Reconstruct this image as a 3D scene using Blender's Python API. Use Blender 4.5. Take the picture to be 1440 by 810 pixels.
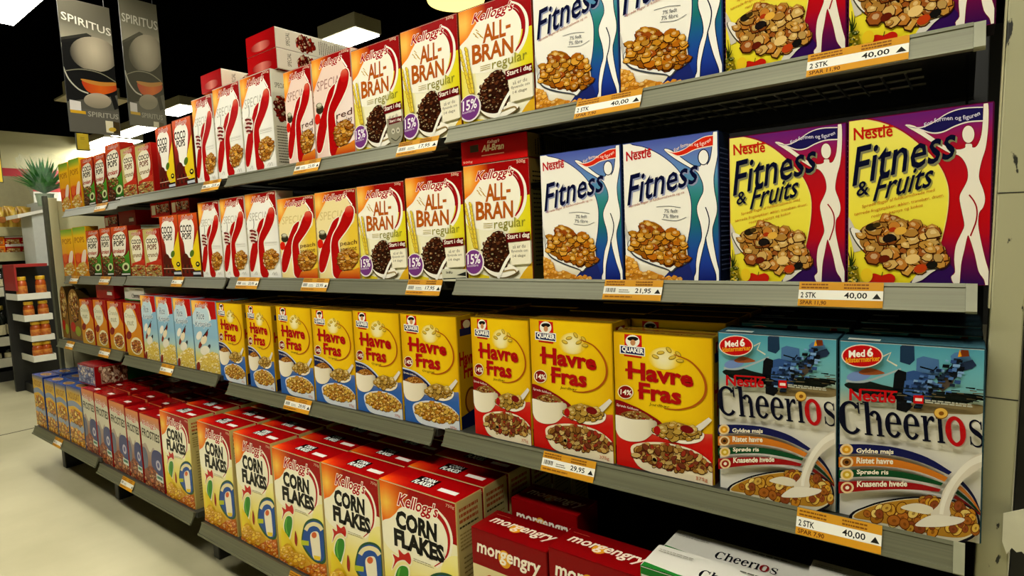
import bpy, bmesh, math, random
import numpy as np
from mathutils import Vector, Matrix

# ---------------------------------------------------------------- clear
for o in list(bpy.data.objects):
    bpy.data.objects.remove(o, do_unlink=True)
SC = bpy.context.scene
COL = SC.collection

# ---------------------------------------------------------------- camera
CAMZ = 1.02                      # eye height above the floor
F_PX = 834.6                     # focal length in pixels for a 1440 px wide frame
YAW, PITCH, ROLL = 0.65434935, -0.08502717, -0.04204006


def cam_axes():
    cy, sy = math.cos(YAW), math.sin(YAW)
    cp, sp = math.cos(PITCH), math.sin(PITCH)
    cr, sr = math.cos(ROLL), math.sin(ROLL)
    fw = Vector((-sy * cp, cy * cp, sp))
    rt = Vector((cy, sy, 0))
    up = rt.cross(fw)
    return rt * cr + up * sr, -rt * sr + up * cr, fw


_r, _u, _f = cam_axes()
cam_data = bpy.data.cameras.new('camera')
cam_data.sensor_width = 36.0
cam_data.lens = F_PX * 36.0 / 1440.0
cam_data.clip_start = 0.02
cam = bpy.data.objects.new('camera', cam_data)
COL.objects.link(cam)
cam.matrix_world = Matrix(((_r.x, _u.x, -_f.x, 0), (_r.y, _u.y, -_f.y, 0), (_r.z, _u.z, -_f.z, CAMZ), (0, 0, 0, 1)))
SC.camera = cam

# ---------------------------------------------------------------- exposure, world
SC.view_settings.view_transform = 'Standard'
SC.view_settings.look = 'None'
SC.view_settings.gamma = 1.0
SC.view_settings.use_curve_mapping = False
SC.view_settings.exposure = 0.0
LAMP_STRENGTH = 33.0             # emission of the fluorescent diffusers
LAMP_COLOR = (1.0, 0.962, 0.83)
world = bpy.data.worlds.new('world')
SC.world = world
world.use_nodes = True
world.node_tree.nodes['Background'].inputs[0].default_value = (0.9, 0.95, 0.8, 1)
world.node_tree.nodes['Background'].inputs[1].default_value = 0.02
SC.cycles.max_bounces = 5
SC.cycles.diffuse_bounces = 3
SC.cycles.glossy_bounces = 3
SC.cycles.sample_clamp_indirect = 4.0


# ---------------------------------------------------------------- pixel helpers (1440 x 810 frame)
def ray(px, py):
    d = _r * ((px - 720) / F_PX) + _u * ((405 - py) / F_PX) + _f
    return d


def at_y(px, py, y):
    d = ray(px, py)
    p = d * (y / d.y)
    return Vector((p.x, p.y, p.z + CAMZ))


def at_x(px, py, x):
    d = ray(px, py)
    p = d * (x / d.x)
    return Vector((p.x, p.y, p.z + CAMZ))


def at_z(px, py, z):
    d = ray(px, py)
    p = d * ((z - CAMZ) / d.z)
    return Vector((p.x, p.y, p.z + CAMZ))


# ---------------------------------------------------------------- colours, materials
def lin(c):
    if isinstance(c, str):
        c = tuple(int(c[i:i + 2], 16) for i in (0, 2, 4))
    return tuple(((v / 255) / 12.92 if v / 255 <= 0.04045 else ((v / 255 + 0.055) / 1.055) ** 2.4) for v in c)


def mixc(a, b, t):
    t = max(0.0, min(1.0, t))
    a = lin(a) if isinstance(a, str) else a
    b = lin(b) if isinstance(b, str) else b
    return tuple(a[i] + (b[i] - a[i]) * t for i in range(3))


def ramp(t, stops):
    for (t0, c0), (t1, c1) in zip(stops, stops[1:]):
        if t <= t1:
            return mixc(c0, c1, (t - t0) / (t1 - t0 + 1e-9))
    return mixc(stops[-1][1], stops[-1][1], 0)


def material(name, color, rough=0.5, metal=0.0, noise=0.0, scale=30.0, stretch=(1, 1, 1), bump=0.0, spec=0.5, color2=None, coat=0.0, trans=0.0):
    m = bpy.data.materials.new(name)
    m.use_nodes = True
    nt = m.node_tree
    b = nt.nodes['Principled BSDF']
    b.inputs['Base Color'].default_value = (*lin(color), 1)
    b.inputs['Roughness'].default_value = rough
    b.inputs['Metallic'].default_value = metal
    b.inputs['Specular IOR Level'].default_value = spec
    b.inputs['Coat Weight'].default_value = coat
    b.inputs['Transmission Weight'].default_value = trans
    if noise or bump or color2:
        tc = nt.nodes.new('ShaderNodeTexCoord')
        mp = nt.nodes.new('ShaderNodeMapping')
        mp.inputs['Scale'].default_value = stretch
        nz = nt.nodes.new('ShaderNodeTexNoise')
        nz.inputs['Scale'].default_value = scale
        nz.inputs['Detail'].default_value = 5
        nt.links.new(tc.outputs['Object'], mp.inputs['Vector'])
        nt.links.new(mp.outputs['Vector'], nz.inputs['Vector'])
        if noise or color2:
            cr = nt.nodes.new('ShaderNodeValToRGB')
            c = lin(color)
            if color2:
                d = lin(color2)
            else:
                d = tuple(v * (1 - noise) for v in c)
            cr.color_ramp.elements[0].position = 0.35
            cr.color_ramp.elements[1].position = 0.65
            cr.color_ramp.elements[0].color = (*d, 1)
            cr.color_ramp.elements[1].color = (*c, 1)
            nt.links.new(nz.outputs['Fac'], cr.inputs['Fac'])
            nt.links.new(cr.outputs['Color'], b.inputs['Base Color'])
        if bump:
            bp = nt.nodes.new('ShaderNodeBump')
            bp.inputs['Strength'].default_value = bump
            bp.inputs['Distance'].default_value = 0.002
            nt.links.new(nz.outputs['Fac'], bp.inputs['Height'])
            nt.links.new(bp.outputs['Normal'], b.inputs['Normal'])
    return m


def emission(name, color, strength):
    m = bpy.data.materials.new(name)
    m.use_nodes = True
    nt = m.node_tree
    for n in list(nt.nodes):
        if n.type == 'BSDF_PRINCIPLED':
            nt.nodes.remove(n)
    e = nt.nodes.new('ShaderNodeEmission')
    e.inputs[0].default_value = (*color, 1)
    e.inputs[1].default_value = strength
    nt.links.new(e.outputs[0], nt.nodes['Material Output'].inputs[0])
    return m


def print_material(name, rough, coat=0.0):
    """Printed card or paper: the ink colours sit in the colour attribute 'ink'."""
    m = bpy.data.materials.new(name)
    m.use_nodes = True
    nt = m.node_tree
    b = nt.nodes['Principled BSDF']
    a = nt.nodes.new('ShaderNodeAttribute')
    a.attribute_name = 'ink'
    nt.links.new(a.outputs['Color'], b.inputs['Base Color'])
    tc = nt.nodes.new('ShaderNodeTexCoord')
    nz = nt.nodes.new('ShaderNodeTexNoise')
    nz.inputs['Scale'].default_value = 14
    nz.inputs['Detail'].default_value = 2
    mr = nt.nodes.new('ShaderNodeMapRange')
    mr.inputs['To Min'].default_value = rough - 0.06
    mr.inputs['To Max'].default_value = rough + 0.08
    nt.links.new(tc.outputs['Object'], nz.inputs['Vector'])
    nt.links.new(nz.outputs['Fac'], mr.inputs['Value'])
    nt.links.new(mr.outputs['Result'], b.inputs['Roughness'])
    b.inputs['Specular IOR Level'].default_value = 0.10
    b.inputs['Coat Weight'].default_value = coat
    return m


M_CARD = print_material('printed_cardboard', 0.22)
M_PAPER = print_material('printed_paper', 0.5)
M_RAIL = material('satin_aluminium_rail', '6e6e56', rough=0.42, metal=0.3, noise=0.25, scale=6, stretch=(0.4, 40, 40))
M_CAP = material('grey_plastic_end_cap', '8f8f74', rough=0.5, noise=0.1)
M_DECK = material('shade_darkened_shelf_steel', '34342c', rough=0.5, noise=0.2, scale=12)  # the black shade under the boards is put into this steel colour
M_BLACK = material('black_steel', '121210', rough=0.5, noise=0.3)
M_WIRE = material('bright_wire', 'b5b5a8', rough=0.3, metal=0.8)
M_BACK = material('shade_darkened_back_panel', '1b1b16', rough=0.7, noise=0.3, scale=8)  # shade of the shelf interior is put into the colour; cereal panels are beige
M_BEIGE = material('beige_painted_steel', 'b4ae88', rough=0.5, noise=0.08, scale=9)


# ---------------------------------------------------------------- object helpers
def tag(o, label=None, cat=None, group=None, kind=None):
    if label:
        o['label'] = label
    if cat:
        o['category'] = cat
    if group:
        o['group'] = group
    if kind:
        o['kind'] = kind
    return o


def empty(name, loc, rz=0.0):
    o = bpy.data.objects.new(name, None)
    COL.objects.link(o)
    o.location = loc
    o.rotation_euler = (0, 0, rz)
    o.empty_display_size = 0.05
    return o


class MB:
    """Collects shapes and links them as one mesh object."""

    def __init__(self):
        self.bm = bmesh.new()

    def box(self, x0, x1, y0, y1, z0, z1, bev=0.0):
        g = bmesh.ops.create_cube(self.bm, size=1.0)
        for v in g['verts']:
            v.co = Vector((x0 + (v.co.x + 0.5) * (x1 - x0), y0 + (v.co.y + 0.5) * (y1 - y0), z0 + (v.co.z + 0.5) * (z1 - z0)))
        if bev:
            es = list({e for v in g['verts'] for e in v.link_edges})
            bmesh.ops.bevel(self.bm, geom=es, offset=bev, segments=2, affect='EDGES', profile=0.5)
        return self

    def prism(self, prof, x0, x1):
        """profile of (y, z) points pulled along x"""
        a = [self.bm.verts.new((x0, y, z)) for y, z in prof]
        b = [self.bm.verts.new((x1, y, z)) for y, z in prof]
        n = len(prof)
        for i in range(n):
            j = (i + 1) % n
            self.bm.faces.new((a[i], a[j], b[j], b[i]))
        self.bm.faces.new(a[::-1])
        self.bm.faces.new(b)
        return self

    def tube(self, p, q, r, seg=8, r2=None):
        p, q = Vector(p), Vector(q)
        d = q - p
        m = Matrix.Translation((p + q) / 2) @ d.to_track_quat('Z', 'Y').to_matrix().to_4x4()
        bmesh.ops.create_cone(self.bm, cap_ends=True, segments=seg, radius1=r, radius2=r if r2 is None else r2, depth=d.length, matrix=m)
        return self

    def lathe(self, prof, seg=20, at=(0, 0, 0), sx=1.0, sy=1.0):
        """profile of (radius, z) points turned about z"""
        rings = []
        for r, z in prof:
            rings.append([self.bm.verts.new((at[0] + sx * r * math.cos(2 * math.pi * k / seg), at[1] + sy * r * math.sin(2 * math.pi * k / seg), at[2] + z)) for k in range(seg)])
        for a, b in zip(rings, rings[1:]):
            for k in range(seg):
                self.bm.faces.new((a[k], a[(k + 1) % seg], b[(k + 1) % seg], b[k]))
        self.bm.faces.new(rings[0][::-1])
        self.bm.faces.new(rings[-1])
        return self

    def poly(self, pts):
        self.bm.faces.new([self.bm.verts.new(p) for p in pts])
        return self

    def build(self, name, mat, parent=None, smooth=False):
        bmesh.ops.recalc_face_normals(self.bm, faces=self.bm.faces)
        me = bpy.data.meshes.new(name)
        self.bm.to_mesh(me)
        self.bm.free()
        me.materials.append(mat)
        if smooth:
            for p in me.polygons:
                p.use_smooth = True
        o = bpy.data.objects.new(name, me)
        COL.objects.link(o)
        if parent:
            o.parent = parent
        return o


def copy_tree(o, parent=None):
    c = o.copy()
    COL.objects.link(c)
    c.parent = parent
    for ch in list(o.children):
        copy_tree(ch, c)
    return c


ORD = ['first', 'second', 'third', 'fourth', 'fifth', 'sixth', 'seventh', 'eighth', 'ninth', 'tenth']
NUM = ['no', 'one', 'two', 'three', 'four', 'five', 'six', 'seven', 'eight', 'nine', 'ten']


def place_word(i, n):
    """where the i-th of n things stands in its row, counted from the left"""
    if n == 1:
        return ''
    if n == 2:
        return ('left', 'right')[i]
    if i == 0:
        return 'leftmost'
    if i == n - 1:
        return 'rightmost'
    return ORD[i] + ' from left'


# ---------------------------------------------------------------- print work
_text_cache = {}


def text_polys(s, offset=0.0, res=2):
    key = (s, round(offset, 4), res)
    if key in _text_cache:
        return _text_cache[key]
    cu = bpy.data.curves.new('lettering', 'FONT')
    cu.body = s
    cu.size = 1.0
    cu.resolution_u = res
    cu.fill_mode = 'FRONT'
    cu.offset = offset
    ob = bpy.data.objects.new('lettering', cu)
    COL.objects.link(ob)
    dg = bpy.context.evaluated_depsgraph_get()
    dg.update()
    me = bpy.data.meshes.new_from_object(ob.evaluated_get(dg))
    vs = [(v.co.x, v.co.y) for v in me.vertices]
    polys = [[vs[i] for i in p.vertices] for p in me.polygons]
    bpy.data.objects.remove(ob, do_unlink=True)
    bpy.data.curves.remove(cu)
    bpy.data.meshes.remove(me)
    _text_cache[key] = polys
    return polys


def bbox(polys):
    xs = [p[0] for q in polys for p in q]
    ys = [p[1] for q in polys for p in q]
    return min(xs), min(ys), max(xs), max(ys)


def smooth_loop(pts, n=5, closed=True):
    out = []
    N = len(pts)
    rng = range(N) if closed else range(N - 1)
    for i in rng:
        if closed:
            p0, p1, p2, p3 = pts[i - 1], pts[i], pts[(i + 1) % N], pts[(i + 2) % N]
        else:
            p1, p2 = pts[i], pts[i + 1]
            p0 = pts[i - 1] if i else p1
            p3 = pts[i + 2] if i + 2 < N else p2
        for k in range(n):
            t = k / n
            out.append(tuple(0.5 * (2 * p1[a] + (p2[a] - p0[a]) * t + (2 * p0[a] - 5 * p1[a] + 4 * p2[a] - p3[a]) * t * t + (3 * p1[a] - p0[a] - 3 * p2[a] + p3[a]) * t ** 3) for a in (0, 1)))
    if not closed:
        out.append(tuple(pts[-1]))
    return out


def ell(cx, cy, rx, ry, n=28, a0=0.0, a1=2 * math.pi, rot=0.0):
    full = abs(a1 - a0) > 6.28
    m = n if full else n + 1
    c, s = math.cos(rot), math.sin(rot)
    out = []
    for k in range(m):
        a = a0 + (a1 - a0) * k / n
        x, y = rx * math.cos(a), ry * math.sin(a)
        out.append((cx + x * c - y * s, cy + x * s + y * c))
    return out


def inside(p, poly):
    x, y = p
    r = False
    j = len(poly) - 1
    for i in range(len(poly)):
        xi, yi = poly[i]
        xj, yj = poly[j]
        if (yi > y) != (yj > y) and x < (xj - xi) * (y - yi) / (yj - yi + 1e-12) + xi:
            r = not r
        j = i
    return r


def clip_half(poly, ax, val, keep_less):
    out = []
    for i in range(len(poly)):
        a, b = poly[i - 1], poly[i]
        ia = (a[ax] <= val) if keep_less else (a[ax] >= val)
        ib = (b[ax] <= val) if keep_less else (b[ax] >= val)
        if ia != ib:
            t = (val - a[ax]) / (b[ax] - a[ax])
            q = [a[0] + (b[0] - a[0]) * t, a[1] + (b[1] - a[1]) * t]
            q[ax] = val
            out.append(tuple(q))
        if ib:
            out.append(b)
    return out


def clip_rect(poly, x0, y0, x1, y1):
    for ax, v, less in ((0, x0, False), (0, x1, True), (1, y0, False), (1, y1, True)):
        if not poly:
            return poly
        poly = clip_half(poly, ax, v, less)
    return poly


def homography(quad):
    """crop pixels of the four corners (TL, TR, BR, BL) -> unit square, y down"""
    A, B = [], []
    for (x, y), (u, v) in zip(quad, ((0, 0), (1, 0), (1, 1), (0, 1))):
        A.append([x, y, 1, 0, 0, 0, -u * x, -u * y])
        B.append(u)
        A.append([0, 0, 0, x, y, 1, -v * x, -v * y])
        B.append(v)
    h = np.linalg.solve(np.array(A, float), np.array(B, float))
    return [float(q) for q in h] + [1.0]


STEP = 5e-5


class Art:
    """Flat print on one face of a carton: coloured shapes in layers, given in
    the face's own coordinates (0..1, y down) or through a corner mapping."""

    def __init__(self, w, h, margin=0.0):
        self.w, self.h = w, h
        self.items = []          # (poly uv, [colour per vertex], layer offset)
        self.z = STEP
        self.H = None
        self.m = margin

    def quad(self, *q):
        self.H = homography(q)
        return self

    def uv(self, p):
        if self.H is None:
            return p
        h = self.H
        d = h[6] * p[0] + h[7] * p[1] + h[8]
        return ((h[0] * p[0] + h[1] * p[1] + h[2]) / d, (h[3] * p[0] + h[4] * p[1] + h[5]) / d)

    def px(self, u, v):
        """inverse: unit square -> crop pixels"""
        if self.H is None:
            return (u, v)
        Hm = np.linalg.inv(np.array(self.H).reshape(3, 3))
        q = Hm @ np.array([u, v, 1.0])
        return (q[0] / q[2], q[1] / q[2])

    def _put(self, poly, cols, off):
        self.items.append((poly, cols, off))

    def add(self, poly, color, off=None, raw=False):
        if not raw:
            poly = [self.uv(p) for p in poly]
        if off is None:
            off = self.z
            self.z += STEP
        m = self.m
        q = clip_rect(poly, m / self.w, 0.002, 1 - m / self.w, 0.998)
        if len(q) < 3:
            return
        c = lin(color) if isinstance(color, str) else color
        self._put(q, [c] * len(q), off)

    def grad(self, poly, fn, nx=1, ny=10, raw=False):
        """fn(u, v) -> linear colour"""
        if not raw:
            poly = [self.uv(p) for p in poly]
        off = self.z
        self.z += STEP
        m = self.m
        x0, y0, x1, y1 = bbox([poly])
        x0, x1, y0, y1 = max(x0, m / self.w), min(x1, 1 - m / self.w), max(y0, 0.002), min(y1, 0.998)
        if x1 <= x0 or y1 <= y0:
            return
        for i in range(nx):
            xa, xb = x0 + (x1 - x0) * i / nx, x0 + (x1 - x0) * (i + 1) / nx
            for j in range(ny):
                q = clip_rect(poly, xa, y0 + (y1 - y0) * j / ny, xb, y0 + (y1 - y0) * (j + 1) / ny)
                if len(q) >= 3:
                    self._put(q, [fn(u, v) for u, v in q], off)

    def fill(self, color):
        self.add([(0, 0), (1, 0), (1, 1), (0, 1)], color, raw=True)

    def fillgrad(self, fn, nx=8, ny=12):
        self.grad([(0, 0), (1, 0), (1, 1), (0, 1)], fn, nx, ny, raw=True)

    def stroke(self, pts, w, color, w2=None, smooth=True, n=5):
        """line of width w (tapering to w2) through pts"""
        P = smooth_loop(pts, n, closed=False) if smooth and len(pts) > 2 else pts
        off = self.z
        self.z += STEP
        N = len(P)
        L, R = [], []
        for i in range(N):
            a, b = P[max(i - 1, 0)], P[min(i + 1, N - 1)]
            dx, dy = b[0] - a[0], b[1] - a[1]
            d = math.hypot(dx, dy) + 1e-12
            t = i / (N - 1)
            ww = (w(t) if callable(w) else (w if w2 is None else w + (w2 - w) * t)) / 2
            L.append((P[i][0] - dy / d * ww, P[i][1] + dx / d * ww))
            R.append((P[i][0] + dy / d * ww, P[i][1] - dx / d * ww))
        for i in range(N - 1):
            self.add([L[i], L[i + 1], R[i + 1], R[i]], color, off)

    def text(self, s, bl, br, tl, color, bold=0.0, outline=0.0, ocolor='ffffff', warp=None, res=2, fn=None):
        """letters fitted to the parallelogram bottom-left, bottom-right, top-left"""
        base = text_polys(s, 0.0, res)
        x0, y0, x1, y1 = bbox(base)

        def put(polys, c):
            off = self.z
            self.z += STEP
            for q in polys:
                pts = []
                for p in q:
                    u, v = (p[0] - x0) / (x1 - x0), (p[1] - y0) / (y1 - y0)
                    if warp:
                        u, v = warp(u, v)
                    pts.append((bl[0] + u * (br[0] - bl[0]) + v * (tl[0] - bl[0]), bl[1] + u * (br[1] - bl[1]) + v * (tl[1] - bl[1])))
                self.add(pts, c, off)
        if outline:
            put(text_polys(s, bold + outline, res), ocolor)
        put(text_polys(s, bold, res) if bold else base, color)

    def line_text(self, s, x, y, w, h, color, slope=0.0, shear=0.0, **k):
        """convenience: ink box from (x, y top) of width w and height h, slope = rise to the right"""
        self.text(s, (x, y + h), (x + w, y + h - slope * w), (x + shear * h, y), color, **k)

    def greek(self, x, y, w, n, gap, th, color, slope=0.0, seed=1):
        """small print too fine to read, as broken hairlines"""
        rnd = random.Random(seed)
        for i in range(n):
            yy = y + i * gap
            a = 0.0
            off = self.z
            self.z += STEP
            end = 1.0 - rnd.random() * 0.2
            while a < end:
                b = min(end, a + 0.05 + rnd.random() * 0.12)
                self.add([(x + a * w, yy - slope * a * w), (x + b * w, yy - slope * b * w), (x + b * w, yy - slope * b * w + th), (x + a * w, yy - slope * a * w + th)], color, off)
                a = b + 0.02

    def cluster(self, region, n, size, pal, seed=1, kind='flake', dark='4a2408', squash=0.7):
        """a heap of cereal pieces inside the outline region"""
        rnd = random.Random(seed)
        if kind != 'ring':
            n, size = int(n * 1.9), size * 0.74
        x0, y0, x1, y1 = bbox([region])
        pts = []
        tries = 0
        while len(pts) < n and tries < n * 40:
            tries += 1
            p = (x0 + rnd.random() * (x1 - x0), y0 + rnd.random() * (y1 - y0))
            if inside(p, region):
                pts.append(p)
        pts.sort(key=lambda p: p[1])
        self.add(region, mixc(pal[0], dark, 0.45))
        base = self.z
        for i, (cx, cy) in enumerate(pts):
            off = base + (i % 14) * 2 * STEP * 0.6
            s = size * (0.7 + 0.6 * rnd.random())
            a = rnd.random() * math.pi
            c = mixc(rnd.choice(pal), dark, rnd.random() * 0.4)
            if kind == 'ring':
                self.add(ell(cx, cy, s * 0.62, s * 0.52, 12, rot=a), dark, off)
                self.add(ell(cx, cy, s * 0.54, s * 0.44, 12, rot=a), c, off + STEP * 0.4)
                self.add(ell(cx + s * 0.03, cy + s * 0.03, s * 0.2, s * 0.15, 8, rot=a), mixc(c, dark, 0.6), off + STEP * 0.8)
            elif kind == 'oat':
                self.add(ell(cx, cy + s * 0.06, s * 0.6, s * 0.38, 10, rot=a), dark, off)
                self.add(ell(cx, cy, s * 0.52, s * 0.3, 10, rot=a), c, off + STEP * 0.5)
            else:
                k = 7
                rr = [0.75 + 0.5 * rnd.random() for _ in range(k)]
                f = lambda m, dx=0.0, dy=0.0: [(cx + dx + s * 0.5 * m * rr[j] * math.cos(a + 2 * math.pi * j / k), cy + dy + s * 0.5 * m * squash * rr[j] * math.sin(a + 2 * math.pi * j / k)) for j in range(k)]
                self.add(f(1.16, 0, s * 0.05), dark, off)
                self.add(f(1.0), c, off + STEP * 0.5)
                if rnd.random() < 0.6:
                    self.add(f(0.45, s * (rnd.random() - 0.5) * 0.2, -s * 0.08), mixc(c, 'fff0c0', 0.35), off + STEP * 0.9)
        self.z = base + 30 * STEP * 0.6

    def emit(self, verts, faces, cols, P):
        for poly, cs, off in self.items:
            b = len(verts)
            for p in poly:
                verts.append(P(p[0], p[1], off))
            # outward order: uv has y down, so reverse
            faces.append(tuple(range(b, b + len(poly))))
            cols.extend(cs)


def ink_mesh(name, verts, faces, cols, mat):
    me = bpy.data.meshes.new(name)
    me.from_pydata(verts, [], faces)
    at = me.color_attributes.new('ink', 'FLOAT_COLOR', 'POINT')
    flat = np.ones((len(verts), 4), dtype=np.float32)
    flat[:, :3] = np.array(cols, dtype=np.float32) ** 1.18     # deep, saturated printing inks
    at.data.foreach_set('color', flat.ravel())
    me.materials.append(mat)
    return me


def quad_face(verts, faces, cols, pts, c):
    b = len(verts)
    verts.extend(pts)
    faces.append(tuple(range(b, b + len(pts))))
    cols.extend([lin(c) if isinstance(c, str) else c] * len(pts))


class Carton:
    """One kind of carton: body mesh with its print, and the glued top flap as a child."""

    def __init__(self, W, H, D, front, side, top, edge=None, name='cereal_box'):
        self.W, self.H, self.D, self.name = W, H, D, name
        self.side, self.topc, self.edge = side, top, edge or side
        self.bg = front
        c = 0.0018
        self.c = c
        self.front = Art(W, H, c)
        self.right = Art(D, H, c)
        self.left = Art(D, H, c)
        self.top = Art(W, D, 0.002)
        self.proto = None

    def make(self):
        W, H, D, c = self.W, self.H, self.D, self.c
        t = 0.0016
        h = H - t
        v, f, k = [], [], []
        x, y = W / 2, D / 2
        ring = [(-x + c, -y), (x - c, -y), (x, -y + c), (x, y - c), (x - c, y), (-x + c, y), (-x, y - c), (-x, -y + c)]
        colors = [self.bg, self.edge, self.side, self.edge, self.side, self.edge, self.side, self.edge]
        for i in range(8):
            a, b = ring[i], ring[(i + 1) % 8]
            quad_face(v, f, k, [(a[0], a[1], 0), (b[0], b[1], 0), (b[0], b[1], h), (a[0], a[1], h)], colors[i])
        quad_face(v, f, k, [(p[0], p[1], 0) for p in ring[::-1]], self.side)
        quad_face(v, f, k, [(p[0], p[1], h) for p in ring], self.side)
        self.front.emit(v, f, k, lambda a, b, o: (-x + a * W, -y - o, h * (1 - b)))
        self.right.emit(v, f, k, lambda a, b, o: (x + o, -y + a * D, h * (1 - b)))
        self.left.emit(v, f, k, lambda a, b, o: (-x - o, y - a * D, h * (1 - b)))
        body = bpy.data.objects.new(self.name, ink_mesh(self.name, v, f, k, M_CARD))
        COL.objects.link(body)
        v, f, k = [], [], []
        i = 0.0008
        X, Y = x - i, y - i
        quad_face(v, f, k, [(-X, -Y, H), (X, -Y, H), (X, Y, H), (-X, Y, H)], self.topc)
        quad_face(v, f, k, [(-X, -Y, h), (X, -Y, h), (X, -Y, H), (-X, -Y, H)], self.edge)
        quad_face(v, f, k, [(X, -Y, h), (X, Y, h), (X, Y, H), (X, -Y, H)], self.edge)
        quad_face(v, f, k, [(X, Y, h), (-X, Y, h), (-X, Y, H), (X, Y, H)], self.edge)
        quad_face(v, f, k, [(-X, Y, h), (-X, -Y, h), (-X, -Y, H), (-X, Y, H)], self.edge)
        self.top.emit(v, f, k, lambda a, b, o: (-x + a * W, y - b * D, H + o))
        fl = bpy.data.objects.new('top_flap', ink_mesh('top_flap', v, f, k, M_CARD))
        COL.objects.link(fl)
        fl.parent = body
        self.proto = body
        self.used = False
        return self

    def put(self, x, y, z, label, group, sx=1.0, sz=1.0, sy=1.0, rz=0.0, flat=False, cat='cereal box'):
        """stand a carton with its base centre at (x, y, z); flat = lying on its back, top flap to the aisle
        (then x, y, z are the middle of the lower edge of that end)"""
        if self.proto is None:
            self.make()
        o = self.proto if not self.used else copy_tree(self.proto)
        self.used = True
        o.scale = (sx, sy, sz)
        if flat:
            o.rotation_euler = (math.pi / 2, 0, rz)
            o.location = Vector((x, y, z)) + Matrix.Rotation(rz, 3, 'Z') @ Vector((0, self.H * sz, self.D * sy / 2))
        else:
            o.rotation_euler = (0, 0, rz)
            o.location = (x, y, z)
        tag(o, label, cat, group)
        return o
# ================================================================ the setting
FLOOR_Z = 0.0
CEIL_Z = 2.78
M_FLOOR = material('polished_concrete', 'b6b08e', rough=0.4, scale=2.2, color2='a39d7c', bump=0.03, spec=0.35)
M_SEAM = material('floor_joint_filler', '55503c', rough=0.8, noise=0.2)
M_CEIL = material('black_painted_ceiling', '020202', rough=0.95, noise=0.2, spec=0.0)
M_WALL = material('cream_wall_paint', 'c9c396', rough=0.6, noise=0.05, scale=3)
M_DARKWALL = material('dark_wall_paint', '1a1a16', rough=0.8, noise=0.1)
M_RED = material('red_wall_band', 'a80c1a', rough=0.5, noise=0.05)
M_WHITE = material('white_painted_metal', 'd8d6c8', rough=0.45, noise=0.04)
M_HOUSING = material('beige_lamp_housing', '8c8666', rough=0.5, noise=0.06)
M_TUBE = emission('fluorescent_diffuser', LAMP_COLOR, LAMP_STRENGTH)

XW, XE, YS, YN = -10.6, 3.2, -3.2, 7.2
tag(MB().box(XW - 0.1, XE + 0.1, YS - 0.1, YN + 0.1, -0.1, 0.0).build('floor', M_FLOOR), kind='structure')
tag(MB().box(XW - 0.1, XE + 0.1, YS - 0.1, YN + 0.1, CEIL_Z, CEIL_Z + 0.1).build('ceiling', M_CEIL), kind='structure')
tag(MB().box(XW - 0.1, XW, YS, YN, 0, CEIL_Z).build('wall_left', M_WALL), kind='structure')
tag(MB().box(XE, XE + 0.1, YS, YN, 0, CEIL_Z).build('wall_right', M_WALL), kind='structure')
tag(MB().box(XW, XE, YN, YN + 0.1, 0, CEIL_Z).build('wall_back', M_DARKWALL), kind='structure')
tag(MB().box(XW, XE, YS - 0.1, YS, 0, CEIL_Z).build('wall_front', M_WALL), kind='structure')
# red bands on the far wall, with the white strip under them
a = at_x(0, 236, XW)
b = at_x(0, 268, XW)
z_top, z_bot = a.z, b.z
mb = MB()
mb.box(XW + 0.001, XW + 0.02, YS, YN, z_top - (z_top - z_bot) * 0.36, z_top)
mb.box(XW + 0.001, XW + 0.02, YS, YN, z_bot, z_top - (z_top - z_bot) * 0.52)
tag(mb.build('trim_1', M_RED), kind='structure')
tag(MB().box(XW + 0.001, XW + 0.04, YS, YN, z_bot - 0.16, z_bot - 0.005).build('trim_2', M_WHITE), kind='structure')
# joint in the floor slab
tag(MB().box(-4.436, -4.424, YS, YN, 0.0002, 0.0012).build('trim_3', M_SEAM), kind='structure')


def luminaire(x, y, z, length, width, label, along='x', h=0.11):
    t = empty('ceiling_luminaire', (x, y, z))
    lx, ly = (length, width) if along == 'x' else (width, length)
    m = MB()
    m.box(-lx / 2, lx / 2, -ly / 2, ly / 2, 0.012, h, 0.008)
    m.build('housing', M_HOUSING, t)
    m = MB()
    m.box(-lx / 2 + 0.015, lx / 2 - 0.015, -ly / 2 + 0.015, ly / 2 - 0.015, 0.0, 0.0115)
    m.build('diffuser', M_TUBE, t)
    for s in (-1, 1):
        MB().tube((s * lx * 0.35, 0, h), (s * lx * 0.35, 0, CEIL_Z - z - 0.001), 0.006).build('hanger_rod', M_BLACK, t)
    tag(t, label, 'ceiling lamp', 'luminaires hung below the black ceiling')
    return t


LZ = CAMZ + 1.6
# row over the shopper's own aisle (above and behind the picture), row over the shelves, row over the next aisle
for i, x in enumerate((-7.0, -2.3, -0.3)):
    luminaire(x, -0.30, LZ, 1.5, 0.32, 'lit ceiling lamp in the row above the aisle in front of the cereal shelves')
luminaire(-4.52, 1.185, LZ, 1.5, 0.31, 'bright lit ceiling lamp panel in the top left corner')
for x in (-2.0, 0.5):
    luminaire(x, 1.185, LZ, 1.5, 0.31, 'lit ceiling lamp in the row above the cereal shelves')
luminaire(-8.72, 3.39, LZ, 1.12, 0.26, 'bright lit ceiling lamp behind the right grey banner')
luminaire(-7.2, 3.26, LZ, 0.6, 0.26, 'small lit ceiling lamp just right of the right grey banner')
luminaire(-3.87, 3.09, LZ, 0.46, 0.26, 'lit ceiling lamp with beige housing behind the lying boxes', h=0.12)
luminaire(-10.0, 3.5, LZ, 1.1, 0.5, 'low lit ceiling lamp far behind the yellow hanging sign')
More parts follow.
